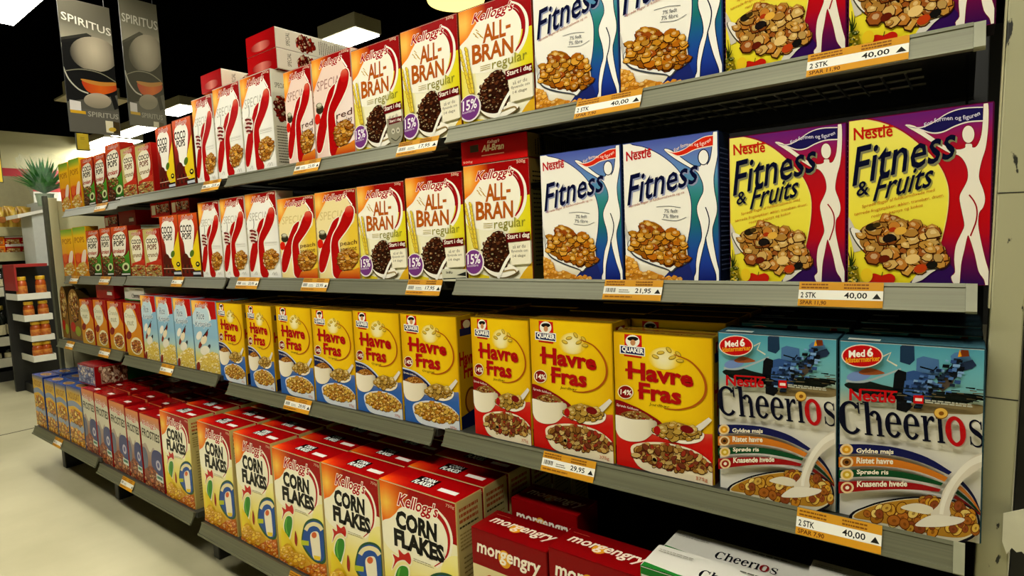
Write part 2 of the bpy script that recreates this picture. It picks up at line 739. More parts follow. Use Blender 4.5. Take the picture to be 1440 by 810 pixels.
# yellow pendant shade above the bran boxes
p = at_y(640, -24, 3.1)
t = empty('pendant_lamp', (p.x, p.y, p.z))
m = MB()
m.lathe([(0.20, -0.09), (0.19, -0.12), (0.05, -0.125)], 32)
m.build('diffuser', emission('yellow_diffuser', (1.0, 0.80, 0.22), 2.0), t)
m = MB()
m.lathe([(0.205, -0.085), (0.2, 0.0), (0.06, 0.06), (0.03, 0.08)], 32)
m.build('shade', material('yellow_lamp_shade', 'd8b83c', rough=0.4, noise=0.05), t)
m = MB()
m.tube((0, 0, 0.08), (0, 0, max(0.1, CEIL_Z - p.z - 0.001)), 0.008)
m.build('cord', M_BLACK, t)
tag(t, 'round yellow pendant lamp above the red bran boxes', 'ceiling lamp')

# ================================================================ the cereal shelving
TIERS = {
    1: (1.000, [(-0.925, 0.003, 0.2505), (-1.905, -0.9646, 0.2365), (-2.790, -1.969, 0.2310), (-3.470, -2.800, 0.2220)]),
    2: (1.000, [(-0.925, 0.001, -0.0880), (-1.944, -0.975, -0.0930), (-2.796, -1.970, -0.0945), (-3.544, -2.810, -0.0980)]),
    3: (0.950, [(-0.935, -0.006, -0.4275), (-1.910, -0.972, -0.4340), (-2.760, -1.980, -0.4185), (-3.575, -2.775, -0.4080)]),
    4: (0.826, [(-0.935, 0.000, -0.8600), (-1.910, -0.972, -0.8575), (-2.770, -1.960, -0.8400), (-3.617, -2.785, -0.8215)]),
}
TIER_WORD = {1: 'top shelf', 2: 'second shelf', 3: 'third shelf', 4: 'bottom shelf'}
BACK_Y = 1.50
DS, DT = (-0.411, -0.912), (-0.912, 0.411)      # along the rail face downwards / out of the rail face


def rail_pt(y, z, s, t):
    return (y + s * DS[0] + t * DT[0], z + s * DS[1] + t * DT[1])


def deck_z(tier, x):
    for x0, x1, z in TIERS[tier][1]:
        if x0 - 0.03 <= x <= x1 + 0.06:
            return z + CAMZ - 0.003
    return TIERS[tier][1][-1][2] + CAMZ - 0.003


SEC = ['rightmost', 'second from right', 'third from right', 'leftmost']
for tier, (yt, secs) in TIERS.items():
    for i, (x0, x1, zr) in enumerate(secs):
        z = zr + CAMZ
        xm = (x0 + x1) / 2
        t = empty('shelf', (xm, BACK_Y, z - 0.03))
        off = lambda a: (a[0] - BACK_Y, a[1] - (z - 0.03))
        m = MB()
        m.box(x0 - 0.004 - xm, x1 + 0.004 - xm, yt + 0.006 - BACK_Y, -0.012, 0.009, 0.027)
        m.box(x0 - 0.004 - xm, x1 + 0.004 - xm, yt + 0.03 - BACK_Y, yt + 0.045 - BACK_Y, 0.004, 0.009)
        m.box(x0 - 0.004 - xm, x1 + 0.004 - xm, -0.05, -0.035, 0.004, 0.009)
        m.build('shelf_board', M_DECK, t)
        m = MB()
        m.prism([off(rail_pt(yt, z, s, q)) for s, q in ((0, 0), (0, 0.003), (0.0055, 0.003), (0.0062, 0.001), (0.0335, 0.0006), (0.0342, 0.003), (0.0402, 0.003), (0.0402, -0.002), (0.0, -0.006))], x0 - xm, x1 - xm)
        rail = m.build('price_rail', M_RAIL, t)
        if i == 0:
            m = MB()
            m.prism([off(rail_pt(yt, z, s, q)) for s, q in ((-0.0005, 0.001), (0.0015, 0.0036), (0.0395, 0.0036), (0.0408, 0.001), (0.0405, -0.004), (0.0, -0.012))], x1 + 0.0002 - xm, x1 + 0.0125 - xm)
            m.build('end_cap', M_CAP, rail)
        for s in (-1, 1):
            xb = (x0 + 0.004 if s < 0 else x1 - 0.008) - xm
            m = MB()
            m.prism([(yt + 0.05 - BACK_Y, 0.0085), (yt + 0.05 - BACK_Y, 0.0035), (-0.02, -0.012), (-0.014, 0.0085)], xb, xb + 0.004)
            m.build('bracket', M_BLACK, t)
        if tier == 1 and i < 2:
            m = MB()
            ya, yb = yt + 0.10 - BACK_Y, yt + 0.22 - BACK_Y
            for k in range(3):
                yy = ya + (yb - ya) * k / 2
                m.tube((x0 + 0.06 - xm, yy, 0.0035), (x1 - 0.06 - xm, yy, 0.0035), 0.0022, 6)
            n = 26
            for k in range(n):
                xx = x0 + 0.08 - xm + (x1 - x0 - 0.16) * k / (n - 1)
                m.tube((xx, ya - 0.01, 0.0), (xx, yb + 0.01, 0.0), 0.0018, 6)
            m.build('wire_grid', M_WIRE, t)
        tag(t, '%s grey metal %s section with an aluminium price rail' % (SEC[i], {1: 'topmost tier', 2: 'second tier', 3: 'third tier', 4: 'lowest tier'}[tier]), 'shelf', 'shelf boards of the cereal shelving')

# frame: back panels, slotted uprights, base feet, painted end posts
fr = empty('gondola_rack', (-1.8, BACK_Y, 0))
for x0, x1 in ((-0.955, 0.03), (-1.955, -0.957), (-2.795, -1.957), (-3.62, -2.797)):
    MB().box(x0 + 1.8, x1 + 1.8, 0.004, 0.022, 0.12, 1.62, 0.002).build('back_panel', M_BACK, fr)
for x in (-0.956, -1.956, -2.796):
    m = MB()
    m.box(x + 1.8 - 0.018, x + 1.8 + 0.018, -0.010, 0.003, 0.14, 1.62, 0.002)
    m.build('upright', M_BLACK, fr)
tag(fr, 'dark steel frame and shade-darkened back panels carrying the cereal shelves', 'shelving')

fb = empty('gondola_plinth', (-1.8, BACK_Y, 0))
for x in (-3.45, -2.796, -1.956, -0.956, -0.03):
    MB().box(x + 1.8 - 0.02, x + 1.8 + 0.02, -0.62, -0.012, 0.0, 0.10, 0.004).build('foot', M_BLACK, fb)
MB().box(-3.6 + 1.8, 0.02 + 1.8, -0.30, -0.285, 0.0, 0.11).build('kick_plate', M_BLACK, fb)
tag(fb, 'black feet and kick plate under the bottom cereal shelf', 'shelving')

# chipped end panel at the right
m_chip = bpy.data.materials.new('chipped_green_grey_paint')
m_chip.use_nodes = True
nt = m_chip.node_tree
bs = nt.nodes['Principled BSDF']
bs.inputs['Roughness'].default_value = 0.5
tc = nt.nodes.new('ShaderNodeTexCoord')
mp = nt.nodes.new('ShaderNodeMapping')
mp.inputs['Scale'].default_value = (60, 60, 26)
n1 = nt.nodes.new('ShaderNodeTexNoise')
n1.inputs['Scale'].default_value = 1.0
n1.inputs['Detail'].default_value = 6
cr = nt.nodes.new('ShaderNodeValToRGB')
cr.color_ramp.elements[0].position = 0.335
cr.color_ramp.elements[0].color = (*lin('15160c'), 1)
cr.color_ramp.elements[1].position = 0.36
cr.color_ramp.elements[1].color = (*lin('a3a07e'), 1)
nt.links.new(tc.outputs['Object'], mp.inputs['Vector'])
nt.links.new(mp.outputs['Vector'], n1.inputs['Vector'])
nt.links.new(n1.outputs['Fac'], cr.inputs['Fac'])
nt.links.new(cr.outputs['Color'], bs.inputs['Base Color'])
t = empty('end_panel', (0.0175, 1.0, 0))
t.rotation_euler = (0, math.radians(1.4), 0)
MB().box(-0.012, 0.022, 0.0, 0.035, 0.0, 1.75, 0.002).build('front_post', m_chip, t)
MB().box(-0.0145, -0.0125, 0.002, 0.03, 0.9, 1.75).build('edge_strip', M_BEIGE, t)
MB().box(0.0, 0.014, 0.036, 0.53, 0.0, 1.75).build('side_sheet', M_BLACK, t)
m = MB()
for zz in (1.55, 1.35, 1.05, 0.78, 0.50):
    m.box(-0.0119, 0.0219, -0.0006, 0.0, zz, zz + 0.0014)
m.build('score_line', M_BLACK, t)
tag(t, 'chipped grey-green painted end post at the right of the shelving', 'shelving')
# left end post and sheet
t = empty('end_panel', (-3.655, 0.966, 0))
MB().box(-0.03, 0.0, 0.017, 0.055, 0.0, 1.315, 0.003).build('front_post', M_BEIGE, t)
MB().box(-0.034, -0.001, 0.0, 0.0165, 0.0, 1.325, 0.002).build('edge_strip', material('dark_green_steel', '3c3e2e', rough=0.5, noise=0.2), t)
MB().box(-0.024, -0.004, 0.0555, 0.51, 0.0, 1.30).build('side_sheet', M_BEIGE, t)
tag(t, 'beige painted end post at the far left of the cereal shelving', 'shelving')

# the next shelving bay, past the right end post: only its ends show
t = empty('shelving_bay', (0.60, 1.45, 0))
t.rotation_euler = (0, math.radians(1.4), 0)
lean = math.sin(math.radians(1.4))
MB().box(-0.552, 0.5, -0.36, -0.34, 0.0, 1.75).build('back_panel', M_BLACK, t)  # black sheet added close behind the rails, standing in for the gap's shade
for (px0, py0, py1) in ((1433, 362, 408), (1430, 300, 356)):
    q, w = at_y(px0, py0, 1.03), at_y(px0, py1, 1.03)
    dx = 0.60 + lean * q.z
    MB().box(q.x - dx, 0.5, -0.42, -0.40, w.z, q.z, 0.003).build('price_rail', M_WHITE if py0 > 350 else M_BEIGE, t)
    MB().box(q.x - dx + 0.01, 0.5, -0.40, -0.361, (w.z + q.z) / 2 - 0.01, (w.z + q.z) / 2).build('shelf_board', M_DECK, t)
tag(t, 'neighbouring shelving bay just past the chipped right end post', 'shelving')
# torn white paper stuck on its lowest shown shelf
a0, a1 = at_y(1411, 722, 0.985), at_y(1409, 772, 0.985)
b0 = at_y(1475, 706, 0.985)
pts = [(a0.x, a0.z), ((a0.x + b0.x) / 2, a0.z + 0.012), (b0.x, b0.z)]
n = 9
low = [(b0.x - (b0.x - a1.x) * k / n, a1.z + (0.006 if k % 2 else -0.004) + 0.004 * math.sin(k * 2.3)) for k in range(n + 1)]
m = MB()
f0 = [m.bm.verts.new((x, 0.985, z)) for x, z in pts + low]
f1 = [m.bm.verts.new((x, 0.9862, z)) for x, z in pts + low]
m.bm.faces.new(f0)
m.bm.faces.new(f1[::-1])
for k in range(len(f0)):
    j = (k + 1) % len(f0)
    m.bm.faces.new((f0[j], f0[k], f1[k], f1[j]))
o = m.build('paper_notice', material('worn_white_paper', 'd2cfb4', rough=0.7, noise=0.08))
tag(o, 'torn white paper stuck at the lower right beside the chipped post', 'paper')
# ================================================================ the kinds of carton
GOLD = ['c98a2e', 'd9a03c', 'b87420', 'e2b052', 'a8621a', 'cf9434']
CORNY = ['d8a83a', 'e6bf56', 'c98f2c', 'efd070', 'b87c22']
MIXED = ['c99a4a', 'b5742c', 'e0bb72', '8c4a20', 'd2a860', '5a2c18', 'b03a20']
CHOCO = ['4a2414', '5c2e1a', '3a1a0e', '6e3c22', '7c4a2c']
OATS = ['b89048', '9a6c30', 'caa860', '80402a', 'a83a28', 'd6bc7c']


def script_name(a, bl, br, tl, color='b00c1a', outline=0.035):
    a.text("Kellogg's", bl, br, tl, color, bold=0.02, outline=outline, ocolor='fff6e8')


def glow(cx, cy, r, inner='f8dc78', mid='ee8a20', outer='b80c12', asp=1.0):
    def fn(u, v):
        d = math.hypot(u - cx, (v - cy) * asp) / r
        return ramp(d, [(0, inner), (0.45, mid), (1.0, outer), (3, outer)])
    return fn


# ---------------------------------------------------------------- white and blue flakes carton with a drawn figure
def make_slim():
    K = Carton(0.181, 0.256, 0.062, '5c70b8', '2c3a5c', '4a5c98', '3a4a80')
    a = K.front.quad((35, 72), (545, 12), (565, 790), (65, 790))
    a.fillgrad(lambda u, v: ramp(v, [(0, '5866b2'), (.1, '7084c4'), (.26, '6b9cc8'), (.4, '3a908c'), (.56, '2a7c7c'), (.72, '2a60a0'), (.86, '2848a0'), (1, '1c2878')]), 1, 16)
    egg = smooth_loop([(20, 60), (90, 76), (160, 92), (235, 128), (305, 180), (355, 238), (388, 305), (407, 380), (407, 470), (397, 550), (375, 640), (335, 720), (290, 800), (150, 830), (30, 830), (20, 400)])
    a.stroke(smooth_loop(egg[:70:5], 2, closed=False), 9, '24306c')
    a.add(egg, 'f4f1e8')
    a.grad([(60, 690), (330, 730), (280, 800), (55, 800)], lambda u, v: ramp((v - .84) / .16, [(0, 'f4f1e8'), (1, 'd9cfb0')]), 1, 5)
    a.add([(250, 790), (300, 735), (400, 690), (440, 800)], '26337a')
    fig = [(262, 100), (300, 108), (370, 160), (415, 188), (445, 195), (458, 188), (456, 172), (487, 172), (488, 188), (505, 160), (515, 100), (520, 8), (543, 4), (547, 60), (542, 140), (530, 210), (524, 260), (529, 320), (541, 380), (543, 430), (530, 480), (521, 520), (526, 580), (545, 680), (560, 740), (565, 795), (548, 795), (545, 750), (520, 680), (497, 600), (488, 555), (480, 590), (468, 640), (456, 700), (453, 745), (450, 790), (434, 790), (431, 765), (440, 740), (440, 690), (450, 620), (468, 560), (462, 500), (444, 440), (441, 400), (456, 360), (472, 325), (470, 285), (456, 250), (438, 222), (400, 198), (340, 163), (285, 125)]
    a.stroke(fig + [fig[0]], 8, '16203c', smooth=True, n=2)
    a.add(smooth_loop(fig, 3), 'f6f4ee')
    a.add(ell(470, 146, 30, 42), '16203c')
    a.add(ell(470, 146, 25, 37), 'f6f4ee')
    a.stroke([(484, 404), (498, 440), (505, 475), (500, 520), (487, 565)], 6, '16203c')
    rib_t = [(262, 104), (315, 116), (370, 100), (420, 66), (470, 40), (519, 32)]
    rib_b = [(519, 90), (470, 98), (420, 110), (375, 132), (335, 140), (305, 128)]
    a.add(smooth_loop(rib_t, 4, closed=False) + smooth_loop(rib_b, 4, closed=False), 'f3e9d8')
    a.add(smooth_loop([(x, y + 4) for x, y in rib_t], 4, closed=False) + smooth_loop([(x, y - 5) for x, y in rib_b], 4, closed=False), 'd8341c')
    a.text('For formen og figuren', (318, 130), (508, 62), (314, 104), 'fbe8d8', warp=lambda u, v: (u, v + 0.5 * math.sin(u * 5.6 + 0.2)))
    a.text('Nestlé', (60, 160), (192, 140), (58, 112), 'c01824', bold=0.02)
    a.stroke([(86, 119), (196, 101)], 6, 'c01824')
    for dx, c in ((7, '9aa0c0'), (0, '0c1440')):
        a.text('Fitness', (72 + dx, 373 + dx), (434 + dx, 290 + dx), (84 + dx, 236 + dx), c, bold=0.01, warp=lambda u, v: (u, v - 0.16 * (1 - u) * (1 - v) + .1 * u))
    a.text('Sprøde flager af fuldkornshvede og ris', (82, 408), (372, 336), (82, 390), 'b05a3a')
    a.stroke([(225, 402), (290, 398), (355, 406)], 2.5, '55596a')
    a.stroke([(255, 466), (330, 474), (385, 456)], 2.5, '55596a')
    a.text('7% fedt', (268, 434), (338, 432), (268, 414), '40465a')
    a.text('7% fibre', (262, 460), (344, 460), (262, 440), '40465a')
    a.stroke([(48, 470), (62, 520), (76, 580), (84, 630)], 16, 'c9c7c2')
    spoon = smooth_loop([(78, 590), (140, 545), (260, 530), (370, 580), (393, 640), (388, 690), (340, 708), (310, 735), (285, 722), (190, 690), (110, 650)])
    a.add(smooth_loop([(74, 590), (140, 545), (260, 530), (372, 580), (397, 640), (392, 694), (345, 714), (312, 742), (282, 728), (186, 698), (104, 656)]), '50545c')
    a.add(spoon, 'efeeea')
    a.cluster(smooth_loop([(88, 600), (95, 545), (130, 530), (150, 495), (200, 478), (250, 500), (270, 525), (310, 525), (365, 560), (390, 640), (380, 690), (330, 705), (260, 698), (180, 670), (110, 640)]), 62, 62, ['c8871f', 'd99c2e', 'e0ab45', 'b8701a', 'c57a1c', 'a8581a'], seed=3)
    a.cluster(smooth_loop([(60, 680), (90, 665), (130, 700), (150, 740), (200, 735), (240, 750), (290, 770), (340, 765), (345, 800), (60, 800)]), 46, 36, ['e2a43c', 'eebb55', 'd68f2a', 'f2cc78'], seed=4, dark='b07020')
    r = K.right.quad((0, 0), (100, 0), (100, 400), (0, 400))
    r.fill('2c3a5c')
    r.greek(12, 40, 76, 26, 13, 3.5, '7c88a8', seed=5)
    t = K.top.quad((0, 0), (100, 0), (100, 40), (0, 40))
    t.fill('4a5c98')
    t.text('Fitness', (30, 28), (70, 28), (32, 12), 'e8e8f0')
    return K


def make_slim_fruit():
    K = Carton(0.172, 0.2425, 0.062, '8a1a40', '3a1838', '7a2a70', '6a1a50')
    a = K.front.quad((20, 95), (682, 2), (662, 800), (32, 797))
    a.fillgrad(lambda u, v: ramp(v, [(0, '70287c'), (.1, '8a2a78'), (.2, 'b01c30'), (.45, 'c0121e'), (.7, 'b8101e'), (.86, '6a1450'), (1, '3a1458')]), 1, 14)
    egg = smooth_loop([(0, 90), (90, 88), (180, 105), (265, 142), (345, 200), (405, 255), (448, 315), (472, 385), (472, 465), (458, 550), (430, 650), (380, 750), (320, 830), (150, 850), (0, 850), (-20, 400)])
    a.stroke(smooth_loop(egg[:70:5], 2, closed=False), 20, 'a01420')
    a.stroke(smooth_loop(egg[:70:5], 2, closed=False), 8, 'e8d890')
    a.grad(egg, lambda u, v: ramp(v, [(0, 'efe678'), (.5, 'ece056'), (1, 'e6d62e')]), 1, 6)
    a.add([(300, 800), (345, 752), (470, 690), (560, 800)], '3c1660')
    fig = [(278, 110), (320, 112), (400, 160), (470, 205), (515, 215), (548, 207), (552, 190), (578, 190), (582, 205), (602, 198), (622, 150), (630, 60), (633, 4), (650, 4), (654, 60), (650, 140), (640, 210), (624, 260), (613, 310), (613, 345), (631, 390), (639, 430), (631, 465), (613, 490), (609, 540), (619, 600), (641, 690), (656, 740), (662, 800), (645, 806), (636, 775), (612, 740), (595, 670), (572, 600), (562, 590), (548, 650), (536, 700), (531, 750), (526, 797), (505, 797), (491, 765), (508, 745), (504, 690), (511, 630), (534, 580), (548, 545), (540, 500), (527, 440), (529, 410), (548, 375), (562, 340), (560, 300), (545, 265), (520, 240), (480, 230), (420, 197), (350, 152)]
    a.stroke(fig + [fig[0]], 5, '8a0c18', smooth=True, n=2)
    a.add(smooth_loop(fig, 3), 'ece6d8')
    a.add(ell(563, 147, 30, 42), '8a0c18')
    a.add(ell(563, 147, 27, 38), 'ece6d8')
    a.stroke([(568, 412), (590, 440), (603, 475), (600, 525), (575, 590)], 7, 'a01018')
    rib_t = [(275, 108), (340, 118), (400, 96), (470, 52), (540, 30), (629, 24)]
    rib_b = [(629, 90), (560, 96), (500, 116), (450, 140), (400, 146), (345, 130)]
    a.add(smooth_loop(rib_t, 4, closed=False) + smooth_loop(rib_b, 4, closed=False), 'ece2dc')
    a.add(smooth_loop([(x, y + 5) for x, y in rib_t], 4, closed=False) + smooth_loop([(x, y - 6) for x, y in rib_b], 4, closed=False), '27205e')
    a.text('For formen og figuren', (368, 128), (615, 58), (364, 104), 'd8d4e4', bold=0.012, warp=lambda u, v: (u, v + 0.5 * math.sin(u * 5.2 + 0.3)))
    a.text('Nestlé', (50, 178), (222, 158), (48, 126), 'c8281a', bold=0.02)
    a.stroke([(82, 137), (226, 114)], 8, 'c8281a')
    for dx, c in ((8, '8c8a6a'), (4, '8c8a6a'), (0, '0a1034')):
        a.text('Fitness', (50 + dx, 364 + dx), (496 + dx, 268 + dx), (66 + dx, 210 + dx), c, bold=0.01, warp=lambda u, v: (u, v - 0.1 * (1 - u) * (1 - v) + .12 * u))
    for dx, c in ((6, '9c9858'), (0, '0a1034')):
        a.text('&', (66 + dx, 424 + dx), (118 + dx, 414 + dx), (70 + dx, 362 + dx), c, bold=0.012)
        a.text('Fruits', (140 + dx, 444 + dx), (392 + dx, 378 + dx), (158 + dx, 338 + dx), c, bold=0.012, warp=lambda u, v: (u + 0.04 * v, v))
    a.text('Sprøde flager af fuldkornshvede med', (92, 478), (414, 402), (92, 460), 'c06a1c')
    a.text('tørrede frugtstykker: æbler, tranebær, druer,', (58, 512), (455, 424), (58, 494), 'c06a1c')
    a.text('rosiner, papaya og kokos', (135, 520), (362, 468), (135, 502), 'c06a1c')
    a.stroke([(22, 520), (45, 560), (62, 610), (75, 660)], 30, 'cfc9bc')
    a.add(smooth_loop([(40, 560), (80, 640), (160, 700), (280, 745), (400, 740), (465, 715), (470, 680), (420, 640), (250, 600), (120, 580)]), '55503c')
    a.add(smooth_loop([(45, 560), (85, 636), (165, 694), (282, 738), (400, 732), (462, 708), (466, 680), (420, 640), (250, 600), (120, 580)]), 'e8e4da')
    a.add(smooth_loop([(318, 790), (350, 748), (420, 735), (400, 750), (360, 780)]), 'ddd8cf')
    a.cluster(smooth_loop([(95, 640), (85, 600), (105, 555), (150, 530), (220, 512), (300, 530), (400, 555), (440, 610), (470, 685), (430, 722), (340, 742), (250, 730), (160, 690)]), 70, 70, ['c99a4c', 'b87a34', 'e0bc74', 'd8a850', 'a2602a', 'cc8c3c'], seed=8)
    for x, y, s, c in ((135, 555, 26, '2c2418'), (215, 602, 30, '241c1c'), (405, 715, 27, '1c1a18'), (160, 545, 18, '4a3a1c'), (355, 730, 30, 'c04a1c'), (195, 690, 26, '6a2412'), (230, 565, 17, 'b0401c'), (320, 690, 34, 'e6c684'), (265, 570, 28, 'e2b450')):
        a.add(ell(x, y, s, s * .62, 12, rot=-.2), c)
    a.add(smooth_loop([(122, 770), (150, 752), (185, 760), (222, 752), (245, 770), (225, 800), (135, 800)]), 'c42a18')
    a.stroke([(185, 765), (190, 745)], 4, '3a4a14')
    a.cluster(smooth_loop([(30, 800), (32, 740), (50, 715), (75, 730), (90, 800)]), 16, 26, ['b8a020', 'd8c030', '7c7c1c', '4c5c14'], seed=9, dark='2c3410')
    for p in ((32, 650), (48, 640), (62, 660), (40, 690), (70, 690)):
        a.stroke([(48, 722), ((48 + p[0]) / 2 + 3, (722 + p[1]) / 2), p], 9, '28380f', w2=2)
    a.add(ell(120, 760, 26, 30), 'e8c830')
    r = K.right.quad((0, 0), (100, 0), (100, 400), (0, 400))
    r.fill('3a1838')
    r.greek(12, 40, 76, 26, 13, 3.5, 'b09ab0', seed=5)
    t = K.top.quad((0, 0), (100, 0), (100, 40), (0, 40))
    t.fill('7a2a70')
    t.text('Fitness', (30, 28), (70, 28), (32, 12), 'e8e8f0')
    return K


# ---------------------------------------------------------------- red and yellow bran carton
def make_bran():
    K = Carton(0.189, 0.2485, 0.07, 'f2eeda', '57502c', 'a01414', '7a3020')
    a = K.front.quad((43, 215), (388, 183), (405, 785), (68, 785))
    a.fill('f0ecd2')
    a.grad([(340, 370), (396, 362), (400, 590), (270, 570), (320, 470)], lambda u, v: ramp(u, [(.6, 'eeeac0'), (.85, 'e6dc3c'), (1, 'e2d420')]), 5, 1)
    a.grad([(50, 420), (110, 400), (140, 640), (60, 660)], lambda u, v: ramp(u, [(0, 'e6d848'), (.28, 'f0ecc8')]), 4, 1)
    a.add([(65, 740), (180, 770), (180, 790), (66, 790)], 'e2cc30')
    a.add([(330, 785), (360, 740), (404, 690), (404, 785)], 'e0b42c')
    a.grad([(43, 215), (388, 183), (396, 364), (350, 372), (45, 390)], glow(.06, .12, .36, outer='a00a10', asp=1.1), 10, 8)
    bub = smooth_loop([(40, 392), (92, 345), (122, 300), (160, 262), (215, 240), (270, 242), (320, 268), (350, 320), (356, 385), (340, 445), (305, 500), (200, 540), (80, 520), (50, 470)])
    a.stroke([(292, 236), (330, 262), (358, 315), (362, 385), (345, 440), (318, 478)], 26, 'f6f0e0')
    a.stroke([(292, 240), (328, 266), (352, 320), (354, 385), (338, 438), (314, 470)], 17, 'a81420', w2=9)
    a.add(smooth_loop([(48, 395), (92, 350), (122, 305), (160, 266), (215, 246), (270, 248), (312, 274), (338, 325), (342, 385), (326, 440), (296, 490), (200, 540), (80, 520), (55, 470)]), 'f6f2e2')
    script_name(a, (108, 302), (296, 284), (128, 240))
    for (s, bl, br, tl) in (('A', (166, 394), (212, 390), (166, 312)), ('ll', (212, 389), (270, 384), (212, 308)), ('-', (274, 350), (292, 348), (274, 340))):
        a.text(s.upper() if s != '-' else s, bl, br, tl, 'b8641c', bold=0.028)
    a.text('B', (116, 486), (158, 484), (114, 398), 'b8641c', bold=0.028)
    a.text('RAN', (162, 483), (304, 474), (162, 404), 'b8641c', bold=0.028)
    for i, (x, y) in enumerate(((140, 330), (128, 345), (150, 350), (138, 360), (160, 365))):
        a.stroke([(x - 9, y - 9), (x + 6, y + 6)], 5, 'c8a030', w2=2)
    a.stroke([(135, 335), (168, 372)], 3, 'c8a030')
    a.text('regular', (208, 548), (368, 534), (208, 486), '9a9638')
    for y in (508, 518, 527):
        a.stroke([(152, y), (200, y - 3)], 2.5, 'b8a850')
    for k in range(2):
        for i in range(10):
            y = 410 + i * 23
            x = 56 + 30 * k + i * 5.5 - 2 * k * i
            a.add(ell(x, y, 8, 17, 10, rot=-.35), 'b8982c')
            a.add(ell(x + 1, y - 1, 6, 13, 10, rot=-.35), 'e2cc4a')
    a.add(smooth_loop([(140, 700), (180, 760), (250, 782), (320, 760), (330, 735), (240, 700)]), '6c5c3a')
    a.add(smooth_loop([(146, 690), (182, 752), (250, 774), (318, 752), (326, 728), (240, 690)]), 'f4f0e2')
    a.cluster(smooth_loop([(152, 700), (155, 620), (180, 580), (215, 548), (245, 545), (275, 580), (290, 640), (282, 700), (240, 748), (180, 735)]), 58, 26, CHOCO, seed=11, dark='200c06')
    a.stroke([(300, 655), (270, 700), (232, 778)], 14, 'f2efe4')
    a.stroke([(255, 745), (310, 735), (325, 750)], 6, 'a08858')
    a.add([(285, 604), (398, 592), (402, 704), (300, 712)], 'f0ead4')
    a.add([(274, 558), (398, 546), (399, 590), (276, 602)], '6c1018')
    a.text('Start i dag', (282, 592), (392, 580), (282, 562), 'f4ece0', bold=0.02)
    for i, s in enumerate(('så er du', 'flyvende om', '14 dage')):
        a.text(s, (308 + (i == 1) * -8, 632 + i * 24), (372 + (i == 1) * 12, 626 + i * 24), (308 + (i == 1) * -8, 614 + i * 24), '6a6250')
    a.add(ell(107, 700, 53, 66, 24), 'f0e8e4')
    a.add(ell(106, 698, 47, 60, 24), '80458c')
    a.text('15%', (74, 710), (140, 704), (74, 662), 'f6f0f6', bold=0.02)
    a.text('kostfibre', (72, 724), (130, 719), (72, 712), 'e8d8ec')
    a.text('500g', (332, 214), (376, 209), (332, 194), 'f2d8c0')
    r = K.right.quad((0, 0), (100, 0), (100, 300), (0, 300))
    r.fill('57502c')
    r.add([(0, 0), (100, 0), (100, 45), (0, 60)], '7a6634')
    r.greek(14, 30, 72, 22, 11, 4, '2c2814', seed=6)
    r.add([(0, 62), (100, 52), (100, 66), (0, 76)], '1e1a10')
    t = K.top.quad((0, 0), (340, 0), (340, 125), (0, 125))
    t.fillgrad(lambda u, v: ramp(v, [(0, '9c1014'), (.6, 'b81418'), (1, 'c41818')]), 1, 4)
    t.add([(50, 25), (95, 25), (95, 62), (50, 62)], '4c4034')
    t.text("Kellogg's", (140, 32), (200, 32), (146, 12), 'f0c8b8', bold=0.02)
    t.text('All-Bran', (112, 66), (222, 66), (118, 34), 'f0d8b8', bold=0.03)
    t.add([(110, 84), (225, 84), (225, 89), (110, 89)], 'e8a890')
    t.text('500g', (10, 118), (60, 118), (10, 104), 'f0c8b0')
    return K


